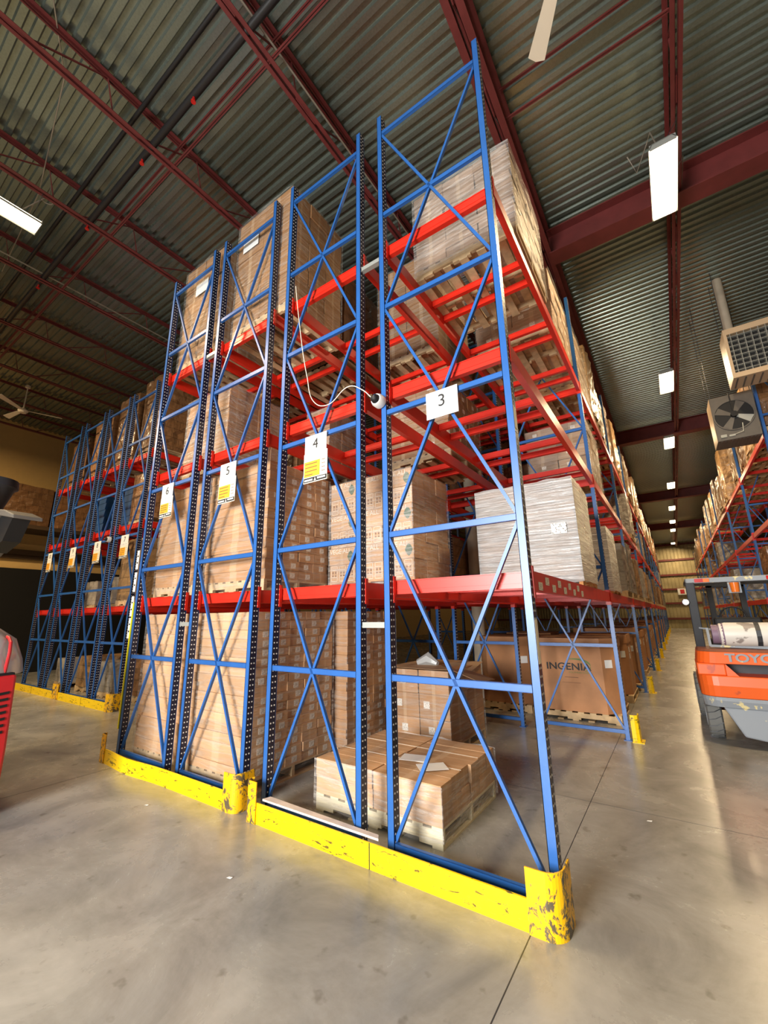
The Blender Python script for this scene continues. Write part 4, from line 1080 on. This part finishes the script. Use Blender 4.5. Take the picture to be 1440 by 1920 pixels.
MB().tube([(.64 + .17 * math.cos(a * math.pi / 10), 1.85 + .05 * math.sin(a * math.pi / 10), 1.55 + .16 * math.sin(a * math.pi / 10)) for a in range(21)], .012, 6).build('steering_wheel', 'black', fk)

# ------------------------------------------------------------------ red machine at the left edge
rm = thing('lift_truck', 'red lift truck with plastic wrapped top, cut by the left edge', 'lift truck', (-4.35, -1.3, 0))
MB().prism([(-1.9, 0.25), (0.0, 0.25), (-.0, .55), (-.02, 1.18), (-1.9, 1.12)], 'x', -1.3, -.0).build('body', 'redtruck', rm, bevel=.02)
MB().box(-1.28, -.02, -1.88, -.03, 1.14, 1.20).build('top_cover', 'black', rm, bevel=.01)
for k in range(7):
    MB().bar((.003, -.055, 1.03 - k * .055), (.003, -.30, 1.005 - k * .055), .022, .006, side=(0, 0, 1)).build('vent_slot', 'black', rm)
MB().box(-1.2, -.1, -1.7, -.1, .08, .25).build('chassis', 'cableblk', rm)
for yy in (-.35, -1.5):
    MB().tube([(-.14, yy, .14), (-.02, yy, .14)], .14, 18).build('wheel', 'rubber', rm, smooth=True)
    MB().tube([(-1.28, yy, .14), (-1.16, yy, .14)], .14, 18).build('wheel', 'rubber', rm, smooth=True)
o = MB().tube([(-.32, -.2, 1.18), (-.32, -.2, 1.28), (-.32, -.22, 1.44), (-.34, -.25, 1.5), (-.38, -.3, 1.52)], [.30, .28, .23, .15, .02], 14).build('wrapped_controls', 'foil', rm, smooth=True)
MB().tube([(-.06, -.1, 1.19), (-.03, -.1, 1.38), (-.05, -.1, 1.47), (-.12, -.1, 1.51), (-.22, -.1, 1.52)], .014, 8).build('grab_rail', 'redtruck', rm, smooth=True)
# overhead arm and drum carried by the truck's mast
MB().box(-1.9, -1.74, -.3, -.1, .2, 3.5).build('mast', 'cableblk', rm)
A = [(-1.9, 0, 1.66), (-1.7, 0, 1.46), (-1.45, 0, 1.32), (-1.15, 0, 1.35), (-.75, 0, 1.42), (-.2, 0, 1.42)]
b = MB(); T0 = Vector((0, 0, 1.32))
b.prism([(-1.75, 2.75), (-.95, 2.88), (-.5, 2.80), (-.16, 2.70), (-.15, 2.66), (-.35, 2.70), (-.75, 2.78), (-.95, 2.68), (-1.2, 2.45), (-1.5, 2.35), (-1.75, 2.3)], 'y', -.25, 0)
b.build('overhead_arm', 'heaterdark', rm, bevel=.01)
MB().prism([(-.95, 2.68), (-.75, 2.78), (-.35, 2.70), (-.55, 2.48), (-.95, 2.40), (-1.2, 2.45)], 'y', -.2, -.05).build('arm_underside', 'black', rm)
MB().tube([(-1.98, -.08, 3.08), (-1.98, -.08, 3.34), (-1.98, -.08, 3.37), (-1.98, -.08, 3.47)], [.14, .22, .26, .25], 20).build('drum', 'cableblk', rm, smooth=True)


# ------------------------------------------------------------------ far end
tag(MB().box(1.2, 1.9, YE - .22, YE - .17, 3.2, 3.8).build('wall_notice', 'white'), 'small red and white notice on the ribbed end wall', 'sign')
o = MB().box(1.4, 1.75, YE - .235, YE - .225, 3.3, 3.7).build('notice_panel', 'lens', bpy.data.objects['wall_notice'])
# scraps on the floor
for i, (x, y) in enumerate(((.35, 1.62), (-.35, .2), (-3.5, -.45), (-1.9, -.72))):
    tag(MB().add([(0, 0, .001), (.035, .006, .001), (.04, .022, .006), (.005, .02, .002)], [(0, 1, 2, 3)]).build('paper_scrap', 'white', loc=(x, y, .001)), 'tiny white paper scrap on the concrete, %s' % ('right of the yellow corner guard, in the aisle', 'beside the corner post under sign 3', 'in front of sign 5', 'in front of sign 4')[i], 'scrap')
